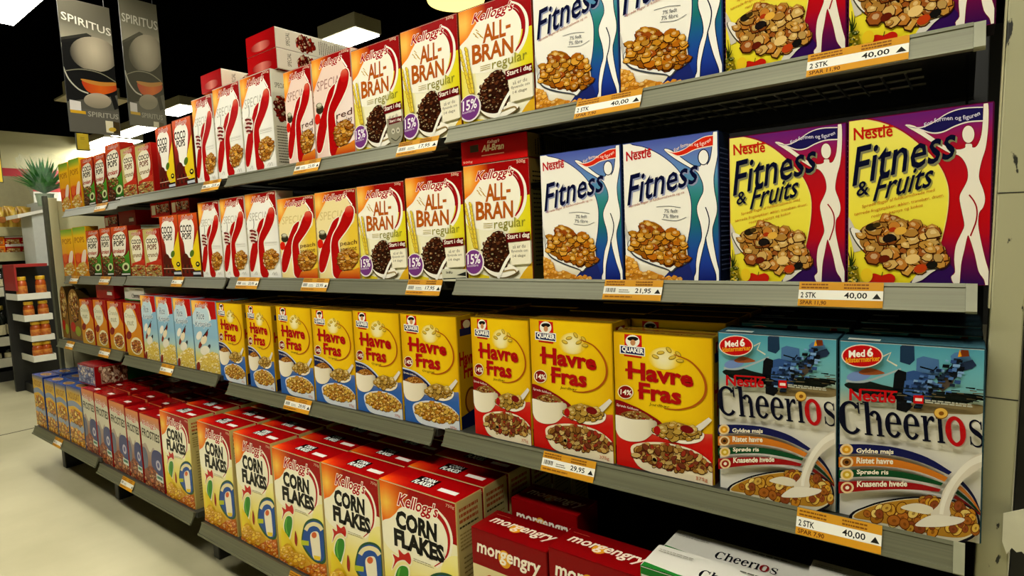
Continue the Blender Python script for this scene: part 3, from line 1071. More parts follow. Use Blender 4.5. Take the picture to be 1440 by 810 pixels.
# ---------------------------------------------------------------- tall carton with the big red letter
def make_big_letter(bg='f3f1ea', word='c0bcb0', fruit=None, tint='e8e6e0', edge='c8c4b4', corner=None):
    K = Carton(0.166, 0.264, 0.06, bg, 'd6d0bc', 'a81016', edge)
    a = K.front.quad((408, 105), (652, 72), (697, 750), (448, 750))
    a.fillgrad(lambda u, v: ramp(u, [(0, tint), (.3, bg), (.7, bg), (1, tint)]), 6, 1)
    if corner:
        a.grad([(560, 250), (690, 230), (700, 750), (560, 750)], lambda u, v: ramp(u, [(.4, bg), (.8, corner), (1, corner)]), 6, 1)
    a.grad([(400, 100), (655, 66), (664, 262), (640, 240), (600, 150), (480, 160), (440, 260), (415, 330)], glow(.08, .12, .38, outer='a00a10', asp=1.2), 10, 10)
    a.add(smooth_loop([(418, 350), (438, 290), (464, 230), (492, 175), (545, 128), (588, 122), (615, 170), (640, 232), (640, 330), (500, 400), (425, 400)]), bg)
    a.stroke([(588, 112), (606, 140), (634, 190)], 8, 'fbf6ea')
    script_name(a, (458, 180), (590, 156), (474, 118))
    a.text('SPECIAL', (446, 306), (612, 284), (446, 244), word)
    red, out = 'b4080e', 'f6eedc'
    bigl = smooth_loop([(622, 196), (646, 228), (640, 300), (610, 370), (570, 440), (558, 472), (566, 540), (576, 620), (584, 680), (596, 715), (584, 744), (550, 744), (530, 712), (524, 640), (518, 560), (516, 480), (528, 410), (562, 330), (586, 250)])
    lefts = smooth_loop([(560, 280), (552, 330), (532, 400), (522, 470), (510, 540), (494, 620), (474, 690), (452, 696), (443, 650), (446, 580), (462, 500), (482, 440), (504, 370), (526, 310)])
    for P in (lefts, bigl):
        a.stroke(P + [P[0]], 12, out, smooth=False)
        a.add(P, red)
    a.grad(ell(617, 240, 24, 42), lambda u, v: ramp(v, [(.15, 'e89070'), (.26, 'c81a1a'), (.4, red)]), 1, 6)
    if fruit:
        a.add(ell(465, 420, 24, 30), '3c3626')
        a.add(ell(460, 395, 20, 18), '8a846a')
        a.add(ell(462, 392, 14, 11), 'd0ccb4')
        a.add(ell(450, 480, 18, 34), 'd82814')
        for i, s in enumerate(fruit):
            a.text(s, (570, 505 + 46 * i), (668, 490 + 46 * i), (570, 462 + 46 * i), 'c86a28' if bg > 'f2' else '5c2c20')
    else:
        a.stroke([(480, 285), (482, 330), (478, 370)], 5, '8c887c')
        a.add(ell(476, 418, 38, 58), 'dcd8cc')
        for i in range(4):
            a.add(ell(472 + 9 * (i % 2), 382 + i * 26, 27, 10, rot=.2), '7a1c1c')
            a.add(ell(470, 390 + i * 26, 16, 5), 'e4c0b4')
        for y in (468, 476, 490):
            a.stroke([(566, y), (662, y - 6)], 2, 'b8b6ae')
    a.add(ell(614, 600, 60, 84, rot=.15), 'dccbb0' if not fruit else '7a3c1c')
    a.cluster(ell(614, 598, 54, 76, rot=.15), 44, 36, GOLD, seed=14)
    if fruit:
        a.grad([(560, 750), (580, 690), (640, 680), (700, 650), (700, 750)], lambda u, v: ramp(v, [(.9, 'd88a2c'), (1, 'c03018')]), 1, 4)
    else:
        for x in (500, 640, 660):
            a.stroke([(x - 14, 720), (x, 700), (x + 6, 725)], 4, 'c4c2ba')
    a.text('500g', (600, 105), (648, 98), (600, 86), 'f4dcc8')
    r = K.right.quad((0, 0), (100, 0), (100, 400), (0, 400))
    r.fill('d6d0bc')
    r.text('SPECIAL', (20, 70), (85, 70), (20, 50), '4a4438')
    r.cluster(ell(50, 150, 38, 50), 26, 26, ['8a2418', 'b03424', '5a1810', 'c8b090'], seed=21, dark='3a0e08')
    r.greek(14, 225, 72, 14, 11, 4, '6a6454', seed=7)
    t = K.top.quad((0, 0), (100, 0), (100, 36), (0, 36))
    t.fillgrad(lambda u, v: ramp(u, [(0, 'b81418'), (.5, 'b01016'), (1, '98080e')]), 4, 1)
    t.grad(ell(50, 24, 34, 8), lambda u, v: ramp(abs(u - .5) * 3, [(0, 'd88a7c'), (1, 'a01016')]), 8, 1)  # pale oval: white reflection on the red flap, put into the ink
    return K


# ---------------------------------------------------------------- chocolate cereals
def make_coco():
    K = Carton(0.16, 0.229, 0.055, 'b8301c', '6a2418', 'a03020', '8a4a20')
    a = K.front.quad((1132, 195), (1312, 175), (1345, 757), (1150, 757))
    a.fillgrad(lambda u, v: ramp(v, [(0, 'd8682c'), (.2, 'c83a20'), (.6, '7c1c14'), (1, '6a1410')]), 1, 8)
    a.grad(smooth_loop([(1330, 300), (1300, 380), (1270, 470), (1240, 570), (1250, 640), (1270, 680), (1300, 690), (1350, 680), (1350, 400)]), lambda u, v: ramp(v, [(.2, 'e6c82a'), (1, 'e8d020')]), 1, 4)
    a.add(smooth_loop([(1150, 300), (1165, 250), (1210, 225), (1260, 230), (1285, 290), (1280, 380), (1270, 450), (1250, 560), (1220, 565), (1190, 530), (1180, 440), (1155, 370)]), 'f4f0e6')
    a.text('COCO', (1150, 344), (1260, 338), (1150, 284), '3a1410', bold=0.03)
    a.text('POPS', (1170, 406), (1252, 400), (1170, 352), '3a1410', bold=0.03)
    script_name(a, (1165, 246), (1270, 236), (1175, 200))
    a.add(ell(1190, 600, 36, 70), '5a1a10')
    a.add(ell(1255, 530, 20, 34, rot=.3), '5c7a28')
    for i in range(10):
        a.add(ell(1165 + (i % 5) * 20, 650 + (i // 5) * 50, 13, 17), ('70281a', '4a140c')[i % 2])
    a.stroke([(1155, 672), (1300, 668)], 5, 'e0c8b0')
    a.add([(1258, 690), (1345, 685), (1347, 757), (1262, 757)], '14121c')
    a.add([(1262, 705), (1344, 702), (1345, 726), (1264, 728)], 'c8ccd4')
    a.add(ell(1310, 628, 20, 24), '181410')
    a.add(ell(1310, 626, 10, 10), 'e8d45c')
    t = K.top.quad((0, 0), (100, 0), (100, 36), (0, 36))
    t.fill('b02018')
    t.add([(6, 6), (26, 6), (26, 30), (6, 30)], 'e8e0d0')
    t.cluster([(34, 6), (95, 6), (95, 26), (34, 26)], 18, 12, ['d8c8b0', '8a1c14', 'c86040', '3a1410'], seed=31, dark='6a1410')
    return K


def make_coco_green():
    K = Carton(0.155, 0.209, 0.055, 'b04428', '8a2418', '9a2418', '8a3020')
    a = K.front.quad((518, 312), (645, 300), (697, 745), (578, 745))
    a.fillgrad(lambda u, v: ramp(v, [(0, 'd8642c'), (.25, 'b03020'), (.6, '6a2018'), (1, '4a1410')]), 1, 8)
    a.grad(smooth_loop([(690, 500), (650, 560), (600, 590), (600, 660), (640, 720), (700, 730)]), lambda u, v: ramp(v, [(.5, '58a030'), (1, '1e5c20')]), 1, 5)
    a.add(smooth_loop([(540, 400), (560, 370), (610, 355), (640, 400), (645, 470), (640, 550), (600, 580), (560, 560), (545, 480)]), 'efe9d8')
    a.text('COCO', (545, 430), (640, 424), (540, 386), '3a1c14', bold=0.03)
    a.text('POPS', (556, 486), (630, 480), (552, 440), '3a1c14', bold=0.03)
    script_name(a, (548, 352), (632, 344), (554, 318))
    a.text('krokant', (556, 546), (636, 540), (556, 512), 'b03020', bold=0.03)
    a.add(ell(600, 590, 40, 30), 'e8e4cc')
    a.cluster(ell(600, 600, 44, 34), 20, 22, ['8a5a2c', 'c8a868', '6a3418', '4f8a2c'], seed=33)
    a.add(ell(655, 660, 26, 34), 'c8d4a0')
    a.add(ell(655, 662, 14, 20), '4a3418')
    a.cluster(ell(600, 690, 30, 40), 14, 20, CHOCO, seed=34)
    a.add([(620, 712), (697, 708), (697, 745), (622, 745)], '101418')
    a.add([(630, 716), (690, 713), (692, 724), (632, 727)], 'd8d8d0')
    K.top.fill('9a2418')
    return K


def make_muesli():
    K = Carton(0.148, 0.188, 0.055, 'cabf86', 'a8201c', 'a89a60', 'b04028')
    a = K.front.quad((800, 337), (942, 325), (978, 757), (842, 757))
    a.fillgrad(lambda u, v: ramp(u, [(0, 'c2b878'), (.6, 'c8b070'), (.78, 'b82818'), (1, 'a81a18')]), 8, 1)
    a.add(smooth_loop([(830, 440), (860, 390), (910, 385), (935, 440), (945, 520), (930, 600), (890, 640), (855, 590), (840, 520)]), 'ede6d0')
    script_name(a, (832, 392), (920, 382), (840, 350))
    a.text('COCO', (838, 464), (932, 458), (836, 424), '4a2018', bold=0.03)
    a.text('POPS', (850, 522), (926, 516), (848, 476), '7a3c20', bold=0.03)
    a.text('crunch', (850, 586), (938, 580), (850, 548), '8a6a3c', bold=0.02)
    a.grad([(840, 640), (972, 600), (978, 757), (842, 757)], lambda u, v: ramp(v, [(.6, 'c8402c'), (1, 'a02818')]), 1, 4)
    a.cluster([(842, 670), (880, 650), (976, 660), (978, 757), (842, 757)], 40, 26, ['d8c078', 'b03420', 'e0d4a0', '8a3c20', 'c08a3c'], seed=36)
    K.top.fill('a89a60')
    return K


def make_tall_yellow():
    K = Carton(0.155, 0.222, 0.055, 'e2b81c', 'c89a1c', '6a9a2c', 'd0a020')
    a = K.front.quad((172, 322), (286, 316), (302, 750), (205, 750))
    a.fillgrad(lambda u, v: ramp(v, [(0, '78a838'), (.1, 'a8b83c'), (.14, 'ecc41c'), (.5, 'e8a818'), (.56, 'd8501c'), (.7, 'c83018'), (.85, 'd88020'), (1, 'd09018')]), 1, 18)
    a.text('POPS', (196, 470), (276, 466), (192, 420), 'c08a10', bold=0.04)
    a.add(smooth_loop([(262, 545), (285, 540), (280, 620), (255, 680), (245, 620)]), 'efdcc8')
    a.add(ell(220, 600, 18, 40), 'e06a28')
    a.cluster(ell(252, 690, 40, 50), 22, 26, ['ead070', 'f0e4b8', 'd89c2c'], seed=38, dark='a06018')
    K.top.fill('6a9a2c')
    return K


def make_orange():
    K = Carton(0.157, 0.228, 0.055, 'd88a1c', 'a01818', '981418', 'b04018')
    a = K.front.quad((580, 158), (727, 166), (768, 630), (632, 592))
    a.fillgrad(lambda u, v: ramp(v, [(0, 'e08a2c'), (.3, 'd89020'), (.7, 'd08a1c'), (1, 'c8a030')]), 1, 8)
    a.add([(650, 160), (727, 166), (745, 380), (715, 320), (690, 240)], 'a81418')
    a.add(smooth_loop([(592, 260), (620, 215), (660, 215), (695, 290), (705, 360), (690, 400), (655, 420), (620, 360), (600, 320)]), 'e8e4cc')
    script_name(a, (612, 224), (690, 216), (616, 180), color='b02818')
    a.text('Crunchy', (604, 300), (694, 310), (602, 250), 'c0bca0', bold=0.02)
    a.text('nut', (626, 356), (680, 360), (624, 316), 'b8b498', bold=0.02)
    a.add(ell(640, 440, 22, 34), '8a1c14')
    a.add(ell(706, 530, 48, 72, rot=-.3), 'e8dcb0')
    a.cluster(ell(706, 534, 36, 56, rot=-.3), 26, 24, ['d8902c', 'c87420', 'e6b048', 'a8481c'], seed=40)
    K.top.fill('981418')
    return K


def make_pale_blue():
    K = Carton(0.15, 0.262, 0.055, '9cc0d4', '6c8ca0', '98181c', '88a8b8')
    a = K.front.quad((1165, 125), (1390, 152), (1432, 790), (1230, 745))
    a.fillgrad(lambda u, v: ramp(v, [(0, '9cc4dc'), (.5, '94bcd4'), (.68, 'b0cccc'), (.8, 'd8cc70'), (1, 'd8c458')]), 1, 12)
    a.grad([(1160, 120), (1392, 150), (1400, 320), (1340, 320), (1300, 200), (1210, 200), (1180, 300)], glow(.1, .08, .6, asp=1.4), 8, 8)
    a.add(smooth_loop([(1180, 300), (1200, 230), (1250, 180), (1300, 195), (1335, 260), (1345, 330), (1260, 380), (1190, 350)]), 'c4dae4')
    a.stroke([(1300, 185), (1330, 245), (1345, 330)], 10, 'f0ece0')
    script_name(a, (1202, 214), (1312, 212), (1210, 160))
    a.text('Rice', (1224, 312), (1292, 316), (1222, 240), '8aa0b0', bold=0.03, outline=0.03)
    a.text('Krispies', (1214, 390), (1352, 400), (1212, 330), '8aa0b0', bold=0.03, outline=0.03)
    for x, y, c, rx, ry in ((1248, 460, 'ece8dc', 24, 40), (1310, 460, '7a1c20', 12, 40), (1260, 540, '8a3424', 14, 34), (1290, 500, 'e8dcc0', 26, 40), (1335, 560, '40444c', 12, 22), (1300, 590, 'e4e0d0', 40, 40)):
        a.add(ell(x, y, rx, ry, 14, rot=.3), c)
    a.stroke([(1285, 470), (1330, 405)], 12, '3a2420', w2=6)
    a.cluster(smooth_loop([(1226, 750), (1224, 690), (1270, 650), (1340, 610), (1400, 620), (1428, 690), (1434, 790)]), 60, 30, ['ead87c', 'e8dca0', 'e0c850', 'f0e8c0'], seed=42, dark='c09c30')
    a.add(ell(1248, 720, 16, 36), '8a2c18')
    K.top.fill('98181c')
    return K


# ---------------------------------------------------------------- oat flakes
def make_oats(red=False):
    W, H = (0.184, 0.256)
    K = Carton(W, H, 0.068, 'e4bc14', 'b08c14', '8c7220', 'c8a014')
    a = K.front.quad((357, 82), (697, 101), (701, 690), (362, 614))
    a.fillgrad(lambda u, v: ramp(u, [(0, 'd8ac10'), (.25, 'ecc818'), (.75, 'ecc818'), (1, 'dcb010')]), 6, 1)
    # emblem
    a.add([(396, 88), (455, 93), (456, 142), (396, 138)], 'c8281c')
    a.add(ell(424, 116, 24, 25, 20), 'f0ece0')
    a.add(ell(425, 107, 19, 9, 14), '1c1a1a')
    a.add(ell(425, 122, 9, 12, 14), 'c89468')
    a.add([(380, 132), (466, 141), (466, 176), (380, 166)], 'f4f2ec')
    a.add([(383, 136), (463, 144), (463, 173), (383, 163)], '1a2458')
    a.text('QUAKER', (388, 160), (460, 169), (388, 138), 'f6f4ee', bold=0.04)
    a.add([(394, 169), (455, 177), (454, 184), (394, 176)], 'b82018')
    a.grad(ell(536, 182, 60, 45, 20), lambda u, v: ramp(math.hypot(u - .53, (v - .165) * 1.4) * 7, [(0, 'f0e8c8'), (.6, 'ece0a0'), (1, 'ecc818')]), 10, 8)
    for x, y, r in ((502, 176, .5), (520, 160, -.2), (548, 148, 1.0), (580, 164, .9), (560, 178, -.4), (586, 190, .1)):
        a.add(ell(x, y, 14, 8, 12, rot=r), 'a08828')
        a.add(ell(x, y - 1, 11, 5, 12, rot=r), 'd8bc50')
    swo = [(565, 165), (620, 190), (660, 240), (674, 290), (665, 335), (630, 370), (580, 385), (530, 382)]
    a.stroke(swo, lambda t: 3 + 6 * math.sin(t * 3.1), 'b06018', n=6)
    a.text('Havre', (410, 264), (627, 292), (410, 198), 'b01014', bold=0.04, warp=lambda u, v: (u, v * (1 - .08 * u)))
    a.stroke([(398, 230), (445, 235)], 11, 'b41418', smooth=False)
    a.text('Fras', (447, 344), (586, 364), (447, 282), 'b01014', bold=0.04)
    a.stroke([(440, 312), (468, 315)], 8, 'b41418', smooth=False)
    a.text('Jordbær' if red else 'Original', (478, 374), (548, 384), (480, 360), '3a2c10')
    a.add(ell(398, 320, 27, 28, 22), 'f0e6c0')
    a.add(ell(398, 320, 24, 25, 22), '8a1418')
    a.text('14%', (381, 329), (418, 333), (382, 309), 'f6f0e0', bold=0.02)
    low, hi = ('c81c14', '8a1016') if red else ('3a6cb0', '1c2858')
    a.grad([(360, 470), (430, 500), (520, 470), (640, 480), (698, 480), (701, 692), (362, 616)], lambda u, v: ramp(v + .1 * u, [(.68, mixc(low, 'f0c090', .35)), (.8, low), (1, low)]), 2, 8)
    a.add(smooth_loop([(360, 352), (420, 372), (470, 400), (522, 440), (500, 448), (440, 420), (362, 410)]), hi)
    a.text('Sprøde fuldkorn', (366, 378), (440, 398), (368, 366), 'f0e4d8')
    if not red:
        a.stroke([(362, 350), (430, 370), (490, 408), (524, 440)], 7, 'c8d0e0')
    a.cluster(smooth_loop([(362, 424), (400, 398), (450, 398), (486, 425), (460, 440), (380, 440)]), 26, 16, OATS if red else GOLD, seed=50)
    a.grad(smooth_loop([(358, 415), (420, 428), (500, 432), (498, 470), (470, 505), (440, 518), (400, 515), (370, 490)]), lambda u, v: ramp(u, [(0, 'f0ead8'), (.35, 'e0d8c0'), (.45, 'b8ac90')]), 6, 1)
    a.add(smooth_loop([(488, 480), (540, 505), (600, 522), (655, 510), (668, 480), (640, 470), (560, 480)]), 'efe8d8')
    a.stroke([(640, 465), (668, 440), (690, 418)], 26, 'ded8cc', w2=16)
    a.cluster(smooth_loop([(500, 478), (510, 450), (545, 436), (590, 438), (630, 458), (640, 488), (600, 508), (540, 500)]), 18, 40, ['c8a850', 'b8923c', 'd8bc68'], seed=51)
    if red:
        a.add(ell(610, 462, 24, 15, rot=.3), '7c1418')
        a.add(ell(507, 470, 12, 18), 'a8161c')
    a.add(smooth_loop([(415, 545), (450, 522), (530, 518), (620, 540), (680, 580), (702, 620), (702, 692), (600, 668), (500, 645), (440, 615)]), 'e8dcc0' if red else 'd8dce0')
    a.cluster(smooth_loop([(424, 550), (455, 530), (530, 526), (615, 546), (670, 582), (692, 618), (640, 632), (540, 622), (450, 590)]), 80, 34 if red else 30, OATS if red else CORNY, seed=52, kind='oat' if red else 'flake')
    a.text('375g', (640, 668), (680, 676), (640, 650), 'c86a40')
    r = K.right.quad((0, 0), (100, 0), (100, 380), (0, 380))
    r.fill('b08c14')
    r.add([(22, 12), (78, 12), (78, 40), (22, 40)], '7c2418')
    r.add(ell(50, 28, 18, 14, 16), 'd8c8a0')
    r.add([(14, 40), (86, 40), (86, 64), (14, 64)], '2a2a4c')
    r.text('Havre', (8, 160), (92, 160), (8, 118), '9c1c14', bold=0.04)
    r.text('Fras', (26, 204), (88, 204), (26, 164), '9c1c14', bold=0.04)
    r.add(ell(58, 285, 34, 46), '6a3c18')
    r.add(ell(58, 285, 26, 38), 'a8782c')
    r.add([(0, 330), (100, 310), (100, 380), (0, 380)], '14204c' if not red else '6a1014')
    t = K.top.quad((0, 0), (100, 0), (100, 36), (0, 36))
    t.fill('8c7220')
    t.add([(3, 14), (97, 14), (97, 22), (3, 22)], '6a3c1c')
    t.text('Havre Fras', (30, 32), (70, 32), (30, 25), '7c1c14')
    return K


# ---------------------------------------------------------------- rings carton
def serif_word(a, P, c1, c2):
    """the word Cheerios in a bookish serif face; P(x, y) maps letter units (x 0..8.05, y 0..1.5 up) to the crop"""
    def arc(cx, cy, rx, ry, d0, d1, thick, thin, col, n=26):
        thick, thin = thick * 1.36, thin * 1.5
        o, i = [], []
        for k in range(n + 1):
            t = math.radians(d0 + (d1 - d0) * k / n)
            w = thin + (thick - thin) * abs(math.cos(t)) ** 1.5
            o.append((cx + rx * math.cos(t), cy + ry * math.sin(t)))
            i.append((cx + (rx - w) * math.cos(t), cy + (ry - min(w, thin * 1.25)) * math.sin(t)))
        off = a.z
        a.z += STEP
        for k in range(n):
            a.add([P(*o[k]), P(*o[k + 1]), P(*i[k + 1]), P(*i[k])], col, off)

    def bar(x0, y0, x1, y1, col=c1):
        a.add([P(x0, y0), P(x1, y0), P(x1, y1), P(x0, y1)], col)

    def shape(pts, col=c1):
        a.add([P(*p) for p in smooth_loop(pts, 4)], col)
    # C
    arc(0.6, 0.63, 0.62, 0.7, 42, 318, 0.26, 0.075, c1)
    bar(1.0, 0.86, 1.08, 1.3)
    shape([(0.98, 1.15), (1.08, 1.02), (1.08, 0.84), (1.02, 0.84)])
    # h
    bar(1.36, 0.0, 1.6, 1.36)
    bar(1.26, 1.29, 1.5, 1.36)
    bar(1.27, -0.03, 1.68, 0.04)
    arc(1.86, 0.62, 0.34, 0.4, 0, 150, 0.21, 0.075, c1)
    bar(1.99, 0.0, 2.2, 0.64)
    bar(1.9, -0.03, 2.3, 0.04)
    # e e
    for x in (2.82, 3.78):
        arc(x, 0.5, 0.44, 0.53, 8, 325, 0.2, 0.075, c1)
        bar(x - 0.3, 0.53, x + 0.43, 0.6)
    # r
    bar(4.42, 0.0, 4.64, 1.0)
    bar(4.32, 0.93, 4.6, 1.0)
    bar(4.32, -0.03, 4.76, 0.04)
    shape([(4.62, 0.72), (4.74, 0.93), (4.9, 1.02), (5.02, 0.97), (5.03, 0.83), (4.94, 0.78), (4.84, 0.85), (4.74, 0.8), (4.65, 0.6)])
    # i (its dot is a cereal ring)
    bar(5.22, 0.0, 5.44, 1.0)
    bar(5.12, 0.93, 5.42, 1.0)
    bar(5.12, -0.03, 5.54, 0.04)
    # o
    arc(6.16, 0.5, 0.56, 0.6, 0, 360, 0.24, 0.1, c2, n=36)
    # s
    pts = [(7.62, 0.8), (7.46, 0.97), (7.22, 1.0), (7.02, 0.88), (7.02, 0.7), (7.2, 0.56), (7.42, 0.46), (7.6, 0.3), (7.56, 0.08), (7.34, -0.02), (7.1, 0.02), (6.93, 0.2)]
    L = smooth_loop(pts, 5, closed=False)
    ws = [0.06 + 0.17 * math.exp(-((k / (len(L) - 1) - 0.5) / 0.2) ** 2) for k in range(len(L))]
    off = a.z
    a.z += STEP
    for k in range(len(L) - 1):
        q = []
        for m, s in ((k, 1), (k + 1, 1), (k + 1, -1), (k, -1)):
            b, e = L[max(m - 1, 0)], L[min(m + 1, len(L) - 1)]
            d = math.hypot(e[0] - b[0], e[1] - b[1]) + 1e-9
            q.append(P(L[m][0] - s * (e[1] - b[1]) / d * ws[m] / 2, L[m][1] + s * (e[0] - b[0]) / d * ws[m] / 2))
        a.add(q, c1, off)
    bar(7.56, 0.66, 7.63, 0.98)
    bar(6.92, 0.02, 6.99, 0.36)


def make_rings():
    K = Carton(0.172, 0.2605, 0.07, 'd8d6cc', '2a4450', '3c5c66', '3a5a64')
    a = K.front.quad((640, 168), (1405, 217), (1337, 1238), (618, 1038))
    # crop scale is 3.6; the lower half of the face is measured on the same scale
    a.fillgrad(lambda u, v: ramp(v + .05 * u, [(0, '4c98ac'), (.12, '6caebc'), (.26, '7cb4b8'), (.34, 'b0b49c'), (.4, 'd8d4c4'), (1, 'dcd9d0')]), 2, 20)
    # generic picture of dark blue machine parts flying over sand
    a.add(smooth_loop([(660, 395), (760, 375), (860, 400), (1000, 430), (1200, 440), (1380, 465), (1300, 500), (1200, 515), (1050, 500), (900, 470), (760, 450)]), '1c2420')
    a.add(smooth_loop([(985, 500), (1130, 500), (1300, 505), (1380, 520), (1360, 560), (1200, 555), (1000, 540)]), '8c7c58')
    a.stroke([(670, 375), (760, 380), (860, 350), (950, 315)], 14, 'a8b4b8', w2=8)
    a.add(ell(735, 350, 62, 26, 20, rot=-.15), '7c94c4')
    a.add(smooth_loop([(735, 330), (790, 310), (865, 335), (830, 345), (760, 345)]), 'a05c34')
    a.stroke([(860, 250), (900, 230), (880, 270), (930, 300)], 8, 'd8d8c4', smooth=False)
    for (x, y, w, h, r, c) in ((985, 240, 40, 54, .1, '26405c'), (940, 400, 34, 80, .15, '10141c'), (960, 490, 40, 52, .1, '14161e'), (1090, 310, 64, 56, .15, '5478a4'), (1040, 380, 70, 50, .2, '3c5c90'), (1010, 420, 52, 42, .25, '4a6ca4'), (1100, 420, 44, 30, -.6, '6484b4'), (1230, 330, 74, 34, -.75, '1a2430'), (1270, 270, 54, 46, -.2, '5a84b0'), (1300, 300, 46, 24, -.3, '2c3c58'), (1180, 390, 50, 30, -.7, '5c5044')):
        c0, s0 = math.cos(r), math.sin(r)
        a.add([(x + dx * c0 - dy * s0, y + dx * s0 + dy * c0) for dx, dy in ((-w, -h * .7), (-w * .5, -h), (w * .8, -h * .9), (w, h * .5), (w * .4, h), (-w * .9, h * .8))], c)
    rx = random.Random(12)
    for i in range(70):
        t = rx.random()
        x, y = 960 + t * 260 + rx.random() * 60, 440 - t * 130 + (rx.random() - .5) * 150
        w, h = 14 + rx.random() * 26, 6 + rx.random() * 14
        a.add([(x, y), (x + w, y + 4), (x + w - 4, y + h + 4), (x - 4, y + h)], ('86a8d0', '1e3050', '5c80b4', '10161f', '3a5688', '26364a')[i % 6])
    for i in range(46):
        x, y = 670 + rx.random() * 680, 400 + rx.random() * 90
        w = 20 + rx.random() * 50
        a.add([(x, y), (x + w, y + 5), (x + w, y + 10), (x, y + 6)], ('0f1411', '3c4a44', '6c6048', '1c2a2c')[i % 4])
    a.stroke([(1050, 300), (1120, 320), (1140, 300)], 8, '0e141c', smooth=False)
    a.add([(1262, 250), (1270, 205), (1290, 170), (1308, 205), (1312, 246)], '7c3c1c')
    a.add([(1250, 250), (1262, 210), (1272, 246)], 'e0a428')
    a.stroke([(1180, 440), (1240, 450), (1380, 478)], 12, '0f120e')
    a.add(ell(758, 243, 104, 60, 30), 'e8dccc')
    a.add(ell(758, 243, 98, 55, 30), 'c0181c')
    a.text('Med', (692, 250), (770, 246), (692, 216), 'f4eee4', bold=0.03)
    a.text('6', (784, 246), (810, 245), (784, 204), 'f4eee4', bold=0.04)
    a.text('klistermærker', (676, 278), (846, 268), (676, 252), 'e8a428', bold=0.03)
    a.text('Nestlé', (690, 468), (916, 486), (692, 412), 'c0141c', bold=0.03)
    a.stroke([(742, 414), (930, 430)], 9, 'c0141c')
    a.add([(1012, 447), (1064, 450), (1062, 494), (1010, 490)], 'c81a1c')
    a.add([(1020, 462), (1056, 465), (1055, 480), (1019, 477)], 'f0dcd0')
    a.greek(1070, 470, 260, 2, 10, 7, 'b8b8a8', slope=-.12, seed=3)
    # word: baseline from (640, 610) to (1375, 735), x height about 120
    def P(x, y):
        t = x / 7.7
        bx, by = 640 + 735 * t, 624 + 98 * t
        return (bx - 6 * y, by - y * (120 + 14 * t))
    serif_word(a, lambda x, y: (P(x, y)[0] + 5, P(x, y)[1] + 5), 'b8b6aa', 'c4a8a0')
    serif_word(a, P, '0a0e28', 'b8161c')
    a.add(ell(1152, 542, 38, 30, 20, rot=.1), '8c6424')
    a.add(ell(1152, 540, 34, 26, 20, rot=.1), 'dcb458')
    a.add(ell(1154, 542, 14, 11, 14), '8c5c20')
    # four curved bands (crop 1170..1400 at scale 4.052, shifted to this frame)
    def T(p):
        return ((p[0] / 4.052 + 1170 - 1000) * 3.6, (p[1] / 4.052 + 580 - 430) * 3.6)
    bands = [('1c2058', [(18, 165), (180, 170), (350, 195), (520, 255), (660, 345)], [(640, 360), (500, 290), (340, 240), (180, 222), (18, 222)]),
             ('c87c28', [(18, 236), (180, 240), (340, 262), (500, 310), (635, 375)], [(615, 398), (480, 340), (330, 305), (180, 292), (18, 294)]),
             ('14502c', [(18, 310), (180, 312), (330, 325), (480, 360), (605, 405)], [(595, 420), (470, 390), (330, 362), (180, 352), (18, 354)]),
             ('9c1a1c', [(18, 374), (180, 376), (330, 385), (480, 408), (592, 440)], [(580, 455), (470, 440), (330, 430), (180, 430), (18, 440)])]
    for c, top, bot in bands:
        a.add([T(p) for p in smooth_loop(top, 4, closed=False) + smooth_loop(bot, 4, closed=False)], c)
    for i, c in enumerate(('14183c', 'b87430', '143c24', '7c1818')):
        d = i * 24
        a.stroke([T(p) for p in ((712 - d * .6, 405 + d * 1.1), (752 - d * .4, 450 + d), (790 - d * .25, 510 + d * .7), (822, 600))], 20, c, w2=8)
    for s, y, x1, dy in (('Gyldne majs', 232, 326, 8), ('Ristet havre', 284, 322, 6), ('Sprøde ris', 352, 294, 3), ('Knasende hvede', 416, 398, 3)):
        a.text(s, T((120, y - 10)), T((x1, y + dy - 4)), T((122, y - 42)), 'ece4d0', bold=0.03)
    for i, y in enumerate((195, 266, 336, 408)):
        a.add([T(p) for p in ell(66, y, 36, 32, 18)], 'e0c89c')
        a.add([T(p) for p in ell(66, y, 25, 22, 16)], ('d09a2c', '8c5c24', 'c8a838', '9c3020')[i])
        a.add([T(p) for p in ell(66, y, 11, 10, 12)], ('ecc868', '3c2410', 'e8d890', 'e8dcc8')[i])
    bowl = smooth_loop([(70, 580), (180, 510), (350, 478), (540, 478), (700, 515), (790, 570), (815, 640), (800, 690), (740, 740), (500, 800), (200, 760)])
    a.add([T(p) for p in bowl], '1c1a24')
    a.add([T(p) for p in smooth_loop([(88, 582), (190, 518), (352, 488), (540, 488), (694, 524), (778, 576), (800, 640), (782, 686), (730, 726), (500, 780), (220, 750)])], 'cfc8b0')
    a.cluster([T(p) for p in smooth_loop([(96, 570), (190, 520), (352, 492), (540, 490), (690, 526), (776, 580), (798, 640), (780, 690), (700, 720), (560, 700), (400, 650), (200, 600)])], 74, 46, ['d8a83c', 'c88c2c', 'e0bc58', 'b8742c', '94502c', 'e6cc78'], seed=60, kind='ring', dark='6c3c14')
    a.add([T(p) for p in smooth_loop([(860, 235), (780, 260), (680, 350), (610, 440), (580, 520), (530, 570), (560, 610), (640, 590), (640, 540), (680, 450), (740, 380), (860, 300)])], 'd4ccbc')
    a.stroke([T(p) for p in ((855, 262), (760, 300), (670, 390), (610, 500), (590, 580))], 36, 'e4dfd2', w2=20)
    a.add([T(p) for p in smooth_loop([(440, 630), (520, 585), (620, 590), (720, 610), (700, 635), (600, 650), (480, 645)])], 'ded8ca')
    a.add([T(p) for p in smooth_loop([(360, 530), (450, 510), (540, 540), (520, 575), (440, 560)])], 'd8d0bc')
    r = K.right.quad((0, 0), (100, 0), (100, 380), (0, 380))
    r.fill('2a4450')
